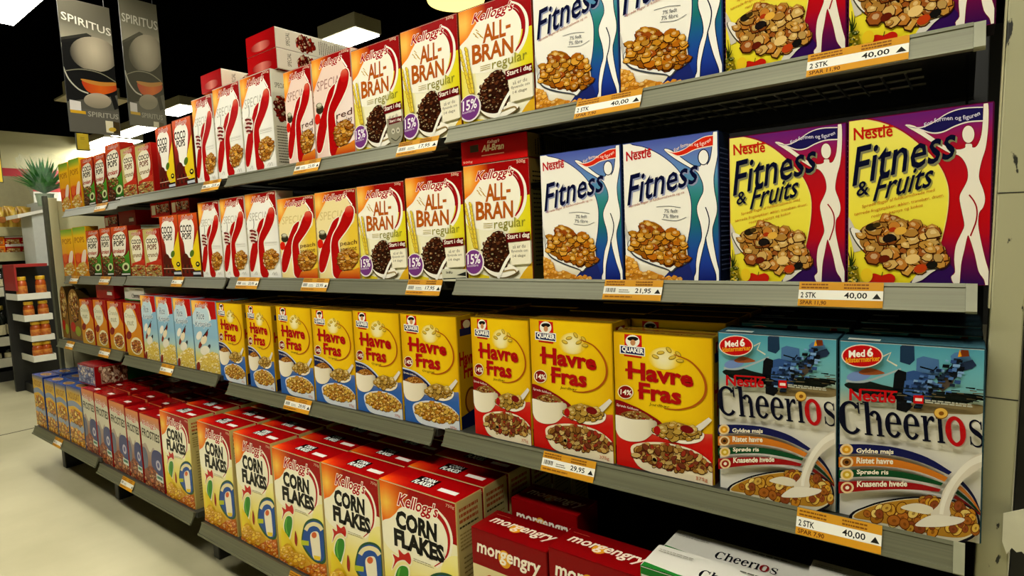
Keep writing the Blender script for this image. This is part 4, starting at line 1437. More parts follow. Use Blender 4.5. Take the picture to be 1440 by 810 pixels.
    r.greek(14, 60, 72, 24, 12, 4, '7c98a0', seed=8)
    t = K.top.quad((0, 0), (100, 0), (100, 40), (0, 40))
    t.fillgrad(lambda u, v: ramp(v, [(0, '243c44'), (.5, '3c5c66'), (1, '4c7480')]), 1, 4)
    t.text('Cheerios', (52, 22), (92, 22), (52, 8), '10181c', bold=0.03)
    t.add([(6, 28), (30, 28), (30, 36), (6, 36)], 'c8ccc0')
    return K


def make_rings_green():
    """white and green carton, seen from above"""
    K = Carton(0.19, 0.25, 0.075, 'd0cec4', 'b8b6aa', 'c8c6bc', '2c7a34')
    a = K.front.quad((0, 0), (100, 0), (100, 130), (0, 130))
    a.fill('d0cec4')
    a.add([(0, 0), (100, 0), (100, 5), (0, 5)], '2c7a34')
    a.text('Cheerios', (10, 50), (90, 50), (10, 24), '1c1c24', bold=0.02)
    t = K.top.quad((0, 0), (100, 0), (100, 40), (0, 40))
    t.fill('c8c6bc')
    t.add([(0, 37), (100, 36), (100, 40), (0, 40)], '2c7a34')
    t.add(smooth_loop([(0, 34), (12, 35), (30, 37.5), (34, 40), (0, 40)]), '2c7a34')
    def P(x, y):
        return (38 + 44 * x / 7.7, 31 - y * 9.5)
    serif_word(t, P, '14161c', '7c1c1c')
    t.greek(4, 8, 26, 2, 3, 1, '98968a', seed=4)
    t.greek(60, 5, 30, 1, 3, 1.6, '5c5a50', seed=5)
    return K


# ---------------------------------------------------------------- corn flakes
def make_corn():
    K = Carton(0.218, 0.312, 0.082, 'efe9cc', 'bcaf74', 'a80e10', 'c8b070')
    a = K.front.quad((645, 393), (1105, 522), (1150, 1413), (693, 1175))
    a.fillgrad(lambda u, v: ramp(v, [(0, 'efe9cc'), (.45, 'efe8c0'), (.72, 'e8d858'), (1, 'd89820')]), 1, 10)
    a.grad([(645, 393), (1105, 522), (1123, 768), (1060, 745), (700, 622), (667, 630)], glow(.08, .15, .36, inner='f6d060', mid='e87818', outer='a2080c', asp=1.3), 12, 8)
    a.add(smooth_loop([(664, 636), (712, 612), (748, 580), (768, 555), (830, 535), (920, 540), (1000, 575), (1050, 640), (1078, 730), (1076, 810), (1050, 870), (960, 880), (760, 820), (675, 740)]), 'f2edd6')
    a.stroke([(985, 572), (1040, 630), (1072, 715), (1068, 800), (1040, 850), (985, 890)], 36, 'f4ecd8', w2=16)
    a.stroke([(985, 580), (1034, 636), (1062, 715), (1058, 800), (1030, 848), (975, 885)], 25, 'b0141a', w2=6)
    script_name(a, (752, 556), (984, 626), (772, 468), outline=0.045)
    a.text('CORN', (750, 662), (986, 740), (750, 568), '060606', bold=0.055, outline=0.045, ocolor='f4efdc')
    a.text('FLAKES', (742, 762), (1032, 862), (738, 672), '060606', bold=0.055, outline=0.045, ocolor='f4efdc')
    a.text('750g', (1044, 544), (1096, 558), (1046, 522), 'e8b8a0')
    a.greek(850, 838, 130, 2, 11, 4, 'a8a080', slope=-.36, seed=2)
    # lower half, measured on another crop
    a.quad((767, -52), (1104, 41), (1161, 838), (823, 663))
    a.grad(ell(1110, 400, 60, 90), lambda u, v: ramp(math.hypot(u - .9, (v - .58)) * 5, [(0, 'e8dc28'), (1, 'efe6a0')]), 6, 8)
    a.add(smooth_loop([(836, 415), (842, 360), (834, 322), (862, 338), (858, 296), (888, 318), (912, 306), (926, 348), (918, 384), (890, 362), (862, 376)]), 'f0ead0')
    a.add(smooth_loop([(840, 408), (848, 362), (840, 330), (866, 344), (864, 304), (888, 326), (908, 314), (920, 348), (914, 376), (890, 356), (860, 368)]), 'c0281c')
    a.add(smooth_loop([(885, 380), (912, 390), (916, 440), (904, 500), (890, 540), (860, 500), (848, 450), (860, 400)]), 'f0ead0')
    a.add(smooth_loop([(882, 386), (906, 396), (910, 440), (898, 495), (886, 525), (862, 492), (854, 450), (864, 404)]), '3c8c2c')
    a.stroke([(872, 400), (866, 450), (876, 500)], 8, '6cb048')
    a.add(smooth_loop([(930, 480), (944, 530), (940, 580), (926, 550)]), '9c2c1c')
    a.grad(smooth_loop([(836, 470), (862, 490), (895, 540), (925, 600), (945, 650), (940, 720), (880, 700), (840, 650)]), lambda u, v: ramp(u, [(0, 'e8d838'), (.35, 'd8b81c')]), 5, 1)
    a.add(smooth_loop([(975, 560), (985, 470), (1010, 420), (1060, 402), (1110, 420), (1135, 470), (1145, 600), (1140, 690), (1080, 690), (1020, 640)]), '2c5c3c')
    a.add(smooth_loop([(984, 555), (994, 474), (1018, 432), (1060, 416), (1104, 430), (1126, 474), (1134, 600), (1130, 670), (1080, 680), (1030, 630)]), '2858a0')
    a.stroke([(1004, 478), (1024, 450), (1060, 438), (1098, 450), (1120, 478)], 26, 'e6dcb0')
    a.add(smooth_loop([(1036, 510), (1066, 486), (1096, 500), (1106, 580), (1108, 670), (1060, 660), (1046, 600)]), 'ece4cc')
    a.add(ell(1064, 510, 18, 20), 'd06a38')
    a.add([(1060, 640), (1108, 650), (1108, 676), (1064, 668)], 'e0c428')
    a.add([(972, 540), (1026, 548), (1026, 578), (974, 572)], 'b8c028')
    a.cluster([(826, 650), (860, 640), (930, 700), (1010, 690), (1080, 700), (1158, 700), (1164, 842), (823, 668)], 64, 44, ['d8861c', 'e29a2c', 'c86a18', 'e8b840', 'd07820'], seed=70, dark='9c4410')
    a.cluster(smooth_loop([(840, 600), (880, 560), (940, 620), (1010, 650), (1040, 700), (940, 710), (860, 660)]), 24, 40, ['e0b428', 'ecc840', 'd8a020'], seed=71, dark='b07818')
    r = K.right.quad((0, 0), (100, 0), (100, 380), (0, 380))
    r.fillgrad(lambda u, v: ramp(v, [(0, 'c4b47c'), (.6, 'c2b478'), (1, 'b8a868')]), 1, 3)
    r.greek(10, 18, 80, 3, 14, 8, 'a85c38', seed=9)
    r.greek(10, 62, 80, 1, 14, 5, '4c4428', seed=10)
    r.greek(10, 80, 80, 5, 9, 4, '9c8c54', seed=11)
    r.greek(20, 140, 66, 18, 12, 4, '8a7c4c', seed=12)
    t = K.top.quad((0, 0), (218, 0), (218, 82), (0, 82))
    t.fillgrad(lambda u, v: ramp(math.hypot(u * 1.3, (1 - v) * .9), [(0, 'e88a20'), (.22, 'd03a14'), (.5, 'a80c10'), (1.5, '940a0e')]), 8, 6)
    t.add([(70, 20), (128, 20), (128, 58), (70, 58)], '2a0a0a')
    t.text('CORN', (82, 36), (118, 36), (82, 22), 'd8e0d8', bold=0.04)
    t.text('FLAKES', (74, 56), (124, 56), (74, 40), 'd8e0d8', bold=0.04)
    t.add([(148, 44), (196, 44), (196, 58), (148, 58)], 'd8d4cc')
    return K


def make_sugared():
    """tall carton in faded red, grey and blue"""
    K = Carton(0.145, 0.28, 0.075, 'a8705c', '981018', '8c0c10', '9c2018')
    a = K.front.quad((0, 0), (100, 0), (100, 190), (0, 190))
    a.fillgrad(lambda u, v: ramp(v, [(0, 'd88a4c'), (.12, 'c08a70'), (.3, 'b8b0a0'), (.5, 'a89890'), (.7, '9c6c58'), (1, 'a05038')]), 1, 12)
    a.add(smooth_loop([(0, 28), (30, 22), (70, 24), (100, 32), (100, 84), (76, 96), (60, 80), (40, 96), (20, 76), (0, 80)]), 'd0cab6')
    a.text('FROSTIES', (6, 58), (94, 62), (8, 38), '4c463c', bold=0.03)
    script_name(a, (12, 32), (80, 34), (16, 16))
    a.add(smooth_loop([(50, 96), (72, 84), (100, 92), (104, 140), (88, 158), (66, 142), (44, 130)]), '3c4478')
    a.add(smooth_loop([(0, 96), (16, 90), (26, 110), (20, 140), (0, 150)]), '6a6c80')
    a.add(ell(78, 122, 12, 13), 'b8b4c8')
    a.add(ell(78, 122, 6, 7), '5c5c8c')
    a.cluster([(0, 150), (40, 132), (70, 150), (100, 150), (100, 190), (0, 190)], 36, 18, ['a8583c', 'b86c44', '94442c', 'c48858'], seed=74)
    a.add([(64, 146), (98, 148), (98, 164), (66, 162)], 'c8d0c8')
    a.add([(68, 150), (94, 151), (94, 158), (68, 157)], '4c7c68')
    t = K.top.quad((0, 0), (145, 0), (145, 75), (0, 75))
    t.fillgrad(lambda u, v: ramp(math.hypot(u * 1.3, (1 - v)), [(0, 'c04a1c'), (.25, '980c10'), (1.5, '8a0a0e')]), 5, 4)
    t.add([(90, 40), (128, 40), (128, 56), (90, 56)], 'd4d0c8')
    t.add([(94, 34), (118, 34), (118, 39), (94, 39)], '3c5c3c')
    return K


def make_blue_top():
    K = Carton(0.155, 0.273, 0.07, 'd8ac20', '2c3c78', '34508c', '5c6c7c')
    a = K.front.quad((0, 0), (100, 0), (100, 175), (0, 175))
    a.fillgrad(lambda u, v: ramp(v, [(0, '4c6490'), (.05, 'c8a83c'), (.3, 'dcb028'), (1, 'e0a41c')]), 1, 10)
    a.add(smooth_loop([(0, 50), (50, 40), (100, 52), (100, 66), (50, 56), (0, 64)]), '8c98b0')
    a.text('NOUGAT', (12, 36), (88, 36), (12, 16), 'a87c20', bold=0.03)
    a.text('BITES', (22, 92), (84, 92), (22, 70), 'c86a1c', bold=0.04)
    a.add(smooth_loop([(10, 112), (60, 100), (96, 112), (90, 130), (40, 134), (8, 128)]), '9ca4b4')
    a.cluster(smooth_loop([(0, 175), (0, 140), (40, 126), (100, 140), (100, 175)]), 30, 22, ['e2a020', 'd88a18', 'ecc04c', 'b8641c'], seed=76)
    a.cluster(smooth_loop([(10, 92), (50, 70), (92, 84), (86, 106), (40, 110)]), 16, 20, ['e09a24', 'c87a1c', 'e8c050'], seed=77)
    t = K.top.quad((0, 0), (155, 0), (155, 70), (0, 70))
    t.fill('34508c')
    t.add(ell(78, 34, 46, 20), 'a88454')
    t.add(ell(78, 34, 34, 13), '8c6c44')
    return K


def make_organic():
    """red and cream morning gruel carton"""
    K = Carton(0.182, 0.282, 0.085, '8c0c10', '7c0a0e', '7c0a0e', '8a0c10')
    a = K.front.quad((0, 0), (182, 0), (182, 282), (0, 282))
    a.fillgrad(lambda u, v: ramp(v, [(0, '8a0c10'), (1, '980c10')]), 1, 2)
    a.add([(0, 70), (182, 70), (182, 282), (0, 282)], 'd8cc9c')
    a.add(ell(84, 40, 15, 17, 22), 'e0a830')
    a.text('morgengry', (14, 52), (164, 52), (17, 27), 'efe6d4', bold=0.024)
    a.stroke([(24, 130), (30, 100), (46, 86), (54, 96), (44, 112)], 7, 'b03818')
    a.stroke([(44, 112), (60, 96), (72, 100), (60, 120), (74, 122), (92, 108)], 5, 'b03818')
    t = K.top.quad((0, 0), (182, 0), (182, 85), (0, 85))
    t.fillgrad(lambda u, v: ramp(v, [(0, '6c080c'), (1, '860c10')]), 1, 3)
    t.add(ell(84, 44, 14, 15, 22), 'c89028')
    t.text('morgengry', (16, 56), (164, 56), (22, 30), 'd8c8b4', bold=0.02)
    t.greek(12, 14, 40, 1, 5, 2, 'a04838', seed=5)
    return K
# ================================================================ cartons on the shelves
KIND = {
    'fit': (make_slim(), 'white and blue flakes box with a woman outline', 'white and blue flakes boxes'),
    'ff': (make_slim_fruit(), 'yellow and red fruit flakes box', 'yellow and red fruit flakes boxes'),
    'ab': (make_bran(), 'red and cream bran box', 'red and cream bran boxes'),
    'sk': (make_big_letter(), 'white box with big red letter', 'white boxes with the big red letter'),
    'skp': (make_big_letter('efe0ac', 'd8c48c', ('peach', 'apricot'), 'ecd898', 'c0a050', 'e8c848'), 'cream box with red letter and peach', 'cream boxes with the big red letter'),
    'skr': (make_big_letter('efd8cc', 'b08a80', ('red', 'berries'), 'ecccc0', 'c8a090', 'f0e0d8'), 'pale pink box with red letter and berries', 'pale pink boxes with the big red letter'),
    'coco': (make_coco(), 'brown and yellow chocolate puffs box', 'brown and yellow chocolate puffs boxes'),
    'choc': (make_coco_green(), 'orange and green chocolate cereal box', 'orange and green chocolate cereal boxes'),
    'mues': (make_muesli(), 'tan and red crunch cereal box', 'tan and red crunch cereal boxes'),
    'yel': (make_tall_yellow(), 'yellow cereal box with green top', 'yellow cereal boxes with green tops'),
    'or': (make_orange(), 'orange nut cereal box', 'orange nut cereal boxes'),
    'bl': (make_pale_blue(), 'pale blue rice cereal box', 'pale blue rice cereal boxes'),
    'hb': (make_oats(False), 'yellow and blue oat flakes box', 'yellow and blue oat flakes boxes'),
    'hr': (make_oats(True), 'yellow and red oat flakes box', 'yellow and red oat flakes boxes'),
    'ch': (make_rings(), 'white and teal cereal rings box', 'white and teal cereal rings boxes'),
    'rg': (make_rings_green(), 'white and green cereal rings box', 'white and green cereal rings boxes'),
    'cf': (make_corn(), 'red and cream corn flakes box', 'red and cream corn flakes boxes'),
    'r': (make_sugared(), 'red and grey sugared flakes box', 'red and grey sugared flakes boxes'),
    'y': (make_blue_top(), 'yellow cereal box with blue top', 'yellow cereal boxes with blue tops'),
    'mg': (make_organic(), 'dark red and cream morning cereal box', 'dark red and cream morning cereal boxes'),
}
# (kind, top left pixel, top right pixel) of every front carton, left to right
ROWS = {
    1: (1.012, [('yel', 81, 231.6, 94, 228), ('yel', 95, 224.8, 110, 222), ('choc', 112.7, 223.5, 129, 221), ('choc', 131, 218, 146, 216), ('choc', 146.5, 204, 167.5, 200), ('mues', 168.5, 211, 187, 204), ('mues', 189, 206, 210.6, 200), ('coco', 217.5, 180, 240, 175), ('coco', 241, 170, 267, 162.5), ('sk', 268.4, 142, 297, 131), ('sk', 298, 128, 335, 111), ('sk', 336.5, 113.7, 379, 93.8), ('skr', 397.6, 103.8, 436, 88), ('skr', 437, 85.3, 492, 65.4), ('ab', 493, 72.5, 561, 48.4), ('ab', 562, 46.7, 642.5, 17), ('ab', 643.5, 14, 747, -16), ('fit', 754, 149, 872, 128), ('fit', 873, 128, 1017, 102), ('ff', 1020, 101, 1190.5, 70), ('ff', 1192, 70, 1400, 40)]),
    2: (1.012, [('yel', 84, 322.6, 100.5, 322), ('yel', 101, 320, 119, 318), ('choc', 119.6, 324, 138, 324), ('choc', 139, 321, 154.5, 320), ('choc', 155, 318.6, 178, 317), ('mues', 180, 324, 199.2, 322), ('mues', 199.9, 322.6, 222.5, 320), ('coco', 223, 303.6, 248.6, 302), ('coco', 249.2, 301.7, 276, 298), ('sk', 277.3, 285.8, 306.8, 281), ('sk', 308, 279, 342.2, 276), ('sk', 343.3, 273.3, 387, 268), ('skp', 389, 281.7, 440.5, 272), ('skp', 441.6, 274.7, 499.5, 260.8), ('ab', 501, 263.6, 567.5, 252.5), ('ab', 569, 254, 649.5, 236), ('ab', 650.6, 233.4, 743.8, 221), ('fit', 758.4, 217, 872, 203.7), ('fit', 874.9, 200.7, 1010, 184.4), ('ff', 1024.4, 193, 1190.8, 172), ('ff', 1192.3, 169.7, 1399, 141)]),
    3: (0.965, [('or', 111, 421, 128, 421), ('or', 130, 421, 147, 422), ('or', 150, 423.5, 170, 424), ('or', 172.5, 425, 195.5, 427), ('bl', 196.3, 414, 217, 416), ('bl', 218, 416, 241, 418), ('bl', 242, 418, 267, 420), ('bl', 268, 420, 302.5, 425), ('hb', 303.3, 425.6, 339, 427), ('hb', 344.5, 428.7, 380, 430), ('hb', 387, 430, 435.5, 433.5), ('hb', 437, 434.5, 494, 437), ('hb', 495.2, 437, 560, 440), ('hb', 561.7, 440, 641, 446), ('hr', 661, 447, 742.5, 449), ('hr', 744, 447.7, 860, 454.6), ('hr', 862, 469, 1002, 472), ('ch', 1009, 467.5, 1178, 474.5), ('ch', 1180, 479, 1387, 488.6)]),
    4: (0.840, [('y', 42.7, 523, 59, 533), ('y', 61, 531, 75, 540), ('y', 76.2, 539, 91, 543), ('y', 92.3, 542, 112.5, 548), ('r', 113.5, 545.5, 130.5, 550), ('r', 131.5, 550, 150, 559), ('r', 152, 560, 173.9, 571), ('r', 175, 571, 193.5, 581), ('r', 195.5, 582, 222.5, 587), ('cf', 223.7, 577, 264, 588), ('cf', 276, 590, 322.5, 606), ('cf', 327, 606, 380, 625), ('cf', 381.5, 629, 449.5, 648.6), ('cf', 451, 651, 531, 673), ('cf', 532.5, 672.8, 640.6, 707), ('mg', 662, 745, 768, 772), ('mg', 770.5, 774, 900, 806)]),
}
BOTTOM_ROW_Z = 1.0
BEHIND = {3: {'hb': 3, 'hr': 4, 'ch': 3, 'or': 1, 'bl': 1}, 4: {'y': 4, 'r': 5, 'cf': 5}}
placed = {}
for tier, (yf, row) in ROWS.items():
    count = {}
    for r in row:
        count[r[0]] = count.get(r[0], 0) + 1
    seen = {}
    last = -3.646 if tier > 2 else -99
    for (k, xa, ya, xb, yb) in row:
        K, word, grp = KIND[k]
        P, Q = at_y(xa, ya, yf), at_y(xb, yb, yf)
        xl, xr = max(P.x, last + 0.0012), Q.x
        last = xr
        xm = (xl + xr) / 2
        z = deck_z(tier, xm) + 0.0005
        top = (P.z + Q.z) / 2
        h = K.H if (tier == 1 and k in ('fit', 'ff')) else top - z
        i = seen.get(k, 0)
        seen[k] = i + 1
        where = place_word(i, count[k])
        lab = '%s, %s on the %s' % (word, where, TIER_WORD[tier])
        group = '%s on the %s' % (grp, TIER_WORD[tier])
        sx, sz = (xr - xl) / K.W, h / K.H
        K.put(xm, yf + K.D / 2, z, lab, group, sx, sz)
        placed.setdefault((tier, k), []).append((xm, yf, z, h, sx, sz))
        # the rows behind it
        rnd = random.Random(tier * 100 + int(xa))
        n = BEHIND.get(tier, {}).get(k, 0)
        y = yf + K.D + (0.055 if k == 'ch' else 0.007)
        for b in range(n):
            if y + K.D > BACK_Y - 0.02:
                break
            nth = ORD[b + 1]
            hs = sz * (1.0 if k in ('cf', 'r', 'y', 'mg') else 1.0 - 0.012 * rnd.random())
            if k == 'hr' and i == 2:
                hs = sz * 1.055
            K.put(xm + (rnd.random() - 0.5) * 0.001, y + K.D / 2, z, '%s, %s, in %s row on %s' % (word, where, nth, TIER_WORD[tier]), group + ', rows behind', sx * 0.99, hs)
            y += K.D + 0.006 + 0.004 * rnd.random()


def top_of(tier, k, i):
    xm, yf, z, h, sx, sz = placed[(tier, k)][i]
    return xm, z + h + 0.0012


# ---------------------------------------------------------------- cartons lying on top of others
def lie(k, px0, px1, y, z, label, group='cartons lying on top of the others', sz=1.0, sy=1.0):
    K = KIND[k][0]
    a, b = at_y(px0, 300, y), at_y(px1, 300, y)
    K.put((a.x + b.x) / 2, y, z, label, group, (b.x - a.x) / K.W, sz, sy, flat=True)
    return z + K.D * sy + 0.001


zt = max(top_of(1, 'sk', i)[1] for i in (0, 1, 2))
lie('sk', 298, 327, 1.02, zt, 'red and white box lying alone on the white boxes, top shelf')
zt2 = max(zt, top_of(1, 'skr', 0)[1])
z2 = lie('sk', 364, 405.5, 1.03, zt2, 'lower of two red and white boxes lying on the top shelf row')
lie('sk', 364, 405, 1.03, z2, 'upper of two red and white boxes lying on the top shelf row')
lie('ab', 652.5, 746, 1.016, top_of(2, 'ab', 2)[1], 'red bran box lying on the rightmost bran box, second shelf', sy=0.74)
zc = max(top_of(2, 'coco', i)[1] for i in (0, 1))
lie('coco', 212, 239, 1.03, zc, 'left red box lying on the chocolate puffs boxes, second shelf')
lie('coco', 241, 267, 1.03, zc, 'right red box lying on the chocolate puffs boxes, second shelf')
zc = max(top_of(2, 'choc', i)[1] for i in (0, 1, 2))
lie('coco', 146, 164, 1.05, zc, 'red box lying on the green chocolate boxes, second shelf', sz=0.95)
lie('r', 166, 190, 1.05, max(zc, top_of(2, 'mues', 0)[1]), 'dark red box lying above the tan boxes, second shelf', sz=0.95, sy=0.85)
zo = max(top_of(3, 'or', i)[1] for i in range(4))
lie('r', 124, 149, 1.0, zo, 'red box lying on the orange nut boxes, third shelf', sy=0.85)
lie('rg', 164, 192, 1.0, zo, 'pale grey box lying on the orange nut boxes, third shelf', sy=0.72)

# red and green carton lying at the left of the bottom shelf
K = Carton(0.17, 0.27, 0.085, '9c2018', '8a1418', '8a8ca8', '8a1418')
r = K.right.quad((0, 0), (85, 0), (85, 270), (0, 270))
r.fill('8c1418')
r.add([(6, 120), (80, 120), (80, 264), (6, 264)], '1e5424')
r.add([(8, 20), (78, 20), (78, 118), (8, 118)], 'b89c8a')
r.cluster([(8, 20), (78, 20), (78, 118), (8, 118)], 20, 26, ['c8a890', '6a2c20', 'e0ccb0', '8a5a44'], seed=81)
t_ = K.top.quad((0, 0), (170, 0), (170, 85), (0, 85))
t_.fill('8a8ca8')
t_.cluster([(8, 6), (160, 6), (160, 80), (8, 80)], 24, 34, ['9c9cb8', '6c6c90', 'c4b8b8', '7c88b0'], seed=82, dark='4a4c70')
t_.stroke([(2, 2), (168, 2), (168, 83), (2, 83), (2, 2)], 6, '8a1418', smooth=False)
zb = max([q[2] + q[3] for q in placed[(4, 'y')] + placed[(4, 'r')]]) + 0.0012
a, b = at_y(111, 530, 0.875), at_y(135, 545, 0.875)
K.put((a.x + b.x) / 2, 0.875, zb, 'red and green carton lying on the bottom shelf boxes at left', 'cartons lying on top of the others', (b.x - a.x) / K.W, flat=True)

# third, turned-back morning cereal box, and the white and green cartons on the bottom shelf
K = KIND['mg'][0]
P, Q = at_y(714.5, 707, 0.968), at_y(808, 741, 0.968)
zd = deck_z(4, -0.5) + 0.0005
K.put((P.x + Q.x) / 2, 0.968 + K.D / 2 + 0.01, zd, 'dark red morning cereal box behind the two front ones', KIND['mg'][2] + ' on the bottom shelf', (Q.x - P.x) / K.W, 1.06)
K = KIND['rg'][0]
for j, (xa, ya, xb, yb, yy, lab) in enumerate(((900, 804.6, 1118, 852, 0.84, 'white and green cereal rings box at the front of bottom shelf'), (930, 776, 1127, 822, 0.918, 'white and green cereal rings box behind its twin, bottom shelf'))):
    P, Q = at_y(xa, ya, yy), at_y(xb, yb, yy)
    K.put((P.x + Q.x) / 2, yy + K.D / 2, zd, lab, KIND['rg'][2] + ' on the bottom shelf', (Q.x - P.x) / K.W, ((P.z + Q.z) / 2 - zd) / K.H)
P, Q = at_y(1129, 826, 0.918), at_y(1300, 860, 0.918)
K.put((P.x + Q.x) / 2 , 0.918 + K.D / 2, zd, 'white cereal rings box at the lower right picture edge', KIND['rg'][2] + ' on the bottom shelf', (Q.x - P.x) / K.W, ((P.z + Q.z) / 2 - zd) / K.H)

# arch-topped cartons at the left end of the third shelf
for j, (xa, xb, yt_, lab) in enumerate(((75, 91.5, 402, 'left arch-topped granola carton at the end of third shelf'), (93, 110.5, 406, 'right arch-topped granola carton at the end of third shelf'))):
    P, Q = at_y(xa, yt_, 0.985), at_y(xb, yt_, 0.985)
    z = deck_z(3, -3.4) + 0.0005
    P.x = max(P.x, -3.646)
    W = min(Q.x - P.x, 0.168)
    h = P.z - z
    D = 0.05
    A = Art(W, h)
    A.fill('b8862c')
    A.grad([(0, 0), (1, 0), (1, 1), (0, 1)], lambda u, v: ramp(v, [(0, 'a8782c'), (.5, 'c09030'), (.75, 'a8501c'), (1, 'b0a02c')]), 1, 8, raw=True)
    A.cluster(ell(.5, .34, .36, .26), 30, .2, ['c89c50', 'a86c2c', 'd8b870', '8a5020'], seed=90 + j)
    A.add(ell(.3, .75, .2, .1), 'b82c1c')
    A.add(ell(.68, .82, .22, .1), '98a02c')
    n = 18
    arch = [(-W / 2, 0), (W / 2, 0), (W / 2, h * .62)] + [(W / 2 * math.cos(math.pi * q / n), h * .62 + h * .38 * math.sin(math.pi * q / n)) for q in range(1, n)] + [(-W / 2, h * .62)]
    v, f, c = [], [], []
    quad_face(v, f, c, [(x, 0, zz) for x, zz in arch], '8a6428')
    quad_face(v, f, c, [(x, D, zz) for x, zz in arch[::-1]], '5c4420')
    for q in range(len(arch)):
        x0, z0 = arch[q]
        x1, z1 = arch[(q + 1) % len(arch)]
        quad_face(v, f, c, [(x0, 0, z0), (x1, 0, z1), (x1, D, z1), (x0, D, z0)], '3a2c14')
    inner = [(x * .9, h * .03 + zz * .94) for x, zz in arch]
    for poly, cs, off in A.items:
        # keep the print inside the arch
        if all(inside(((p[0] - .5) * W, h * (1 - p[1])), inner) for p in poly):
            b = len(v)
            v.extend([((p[0] - .5) * W, -off, h * (1 - p[1])) for p in poly])
            f.append(tuple(range(b, b + len(poly))))
            c.extend(cs)
    o = bpy.data.objects.new('granola_carton', ink_mesh('granola_carton', v, f, c, M_CARD))
    COL.objects.link(o)
    o.location = (P.x + W / 2, 0.985, z)
    tag(o, lab, 'cereal box', 'arch-topped granola cartons')

# ================================================================ price tags on the rails
TILT = -math.atan2(0.411, 0.912)


def price_tag(tier, pxa, pya, pxb, label, price='', left='', extra='', flip=False):
    yt, secs = TIERS[tier]
    P, Q = at_y(pxa, pya, yt - 0.012), at_y(pxb, pya, yt - 0.012)
    xm = (P.x + Q.x) / 2
    W, H = Q.x - P.x, 0.0385
    z = None
    for x0, x1, zr in secs:
        if x0 - 0.02 <= xm <= x1 + 0.02:
            z = zr + CAMZ
    A = Art(W, H).quad((0, 0), (200, 0), (200, 100), (0, 100))
    A.fill('cf9a2a')
    A.add([(0, 34), (200, 34), (200, 72), (0, 72)], 'e8e6da')
    if price:
        A.text(price, (112, 68), (164, 68), (112, 42), '28261e', bold=0.02)
    A.add([(176, 66), (196, 66), (186, 44)] if not flip else [(176, 44), (196, 44), (186, 66)], '28261e')
    if left:
        A.text(left, (6, 66), (44, 66), (6, 44), '35332a', bold=0.02)
    else:
        for q in range(9):
            A.add([(8 + q * 4, 42), (9.5 + q * 4 + (q % 3) * .6, 42), (9.5 + q * 4 + (q % 3) * .6, 64), (8 + q * 4, 64)], '4a483c')
        A.greek(56, 50, 40, 2, 10, 4, '6a6858', seed=2)
    if extra:
        A.text(extra, (6, 96), (70, 96), (6, 78), '6a4010', bold=0.02)
    else:
        A.greek(8, 82, 110, 1, 8, 7, '98681c', seed=5)
    A.greek(6, 8, 70, 2, 13, 6, '8a5a18', seed=3)
    A.greek(110, 8, 60, 2, 13, 6, '8a5a18', seed=4)
    v, f, c = [], [], []
    th = 0.0008
    quad_face(v, f, c, [(-W / 2, 0, -H), (W / 2, 0, -H), (W / 2, 0, 0), (-W / 2, 0, 0)], 'cf9a2a')
    for p in (((-W / 2, 0, -H), (-W / 2, th, -H), (W / 2, th, -H), (W / 2, 0, -H)), ((-W / 2, 0, 0), (W / 2, 0, 0), (W / 2, th, 0), (-W / 2, th, 0)), ((-W / 2, 0, -H), (-W / 2, 0, 0), (-W / 2, th, 0), (-W / 2, th, -H)), ((W / 2, 0, -H), (W / 2, th, -H), (W / 2, th, 0), (W / 2, 0, 0)), ((-W / 2, th, -H), (-W / 2, th, 0), (W / 2, th, 0), (W / 2, th, -H))):
        quad_face(v, f, c, list(p), 'b08424')
    A.emit(v, f, c, lambda a, b, o: (-W / 2 + a * W, -o, -b * H))
    ob = bpy.data.objects.new('price_tag', ink_mesh('price_tag', v, f, c, M_PAPER))
    COL.objects.link(ob)
    yy, zz = rail_pt(yt, z, 0.0008, 0.0042)
    ob.location = (xm, yy, zz)
    ob.rotation_euler = (TILT, 0, 0)
    tag(ob, label, 'price tag', 'orange and white price tags on the shelf rails')


price_tag(1, 1135, 95, 1278, 'glaring 40,00 price tag on the top rail, at right', '40,00', '2 STK', 'SPAR 11,90')
price_tag(1, 809, 150, 902, '40,00 price tag on top rail below white and blue boxes', '40,00', '2 STK', 'SPAR 7,90')
price_tag(1, 558, 197, 615, 'price tag on the top rail below the middle bran box', '17,95')
price_tag(1, 414, 228, 449, 'price tag on the top rail below the berry boxes', '23,95')
price_tag(1, 284, 257, 309, 'price tag on the top rail below the white boxes', '23,95')
price_tag(1, 134, 294, 150, 'faint price tag on the top rail at far left', '')
price_tag(2, 1123, 415, 1242, '40,00 price tag on second rail below the fruit flakes boxes', '40,00', '2 STK', 'SPAR 11,90')
price_tag(2, 849, 408, 931, '21,95 price tag on second rail below white and blue boxes', '21,95')
price_tag(2, 572, 402, 620, '17,95 price tag on second rail below the middle bran box', '17,95')
price_tag(2, 425, 400, 461, 'price tag on second rail below the cream boxes', '23,95')
price_tag(2, 333, 398, 363, 'price tag on second rail below the rightmost white box', '23,95')
price_tag(2, 242, 396, 257, 'small price tag on second rail below chocolate puffs boxes', '')
price_tag(2, 140, 394, 154, 'faint price tag on second rail below green chocolate boxes', '')
price_tag(2, 99, 394, 110, 'faint price tag at the left end of the second rail', '')
price_tag(3, 1120, 740, 1240, '40,00 price tag on third rail below the cereal rings boxes', '40,00', '2 STK', 'SPAR 7,90')
price_tag(3, 763, 660, 836, '29,95 price tag on third rail below the red oat boxes', '29,95')
price_tag(3, 401, 570, 436, 'price tag on third rail below the blue oat boxes', '29,95')
price_tag(3, 226, 520, 243, 'small price tag on third rail below pale blue boxes', '')
price_tag(3, 140, 497, 154, 'small price tag on third rail below orange nut boxes', '')
price_tag(3, 93, 484, 103, 'faint price tag at the left end of the third rail', '')
price_tag(4, 405, 808, 436, 'price tag on the bottom rail below corn flakes', '26,95')
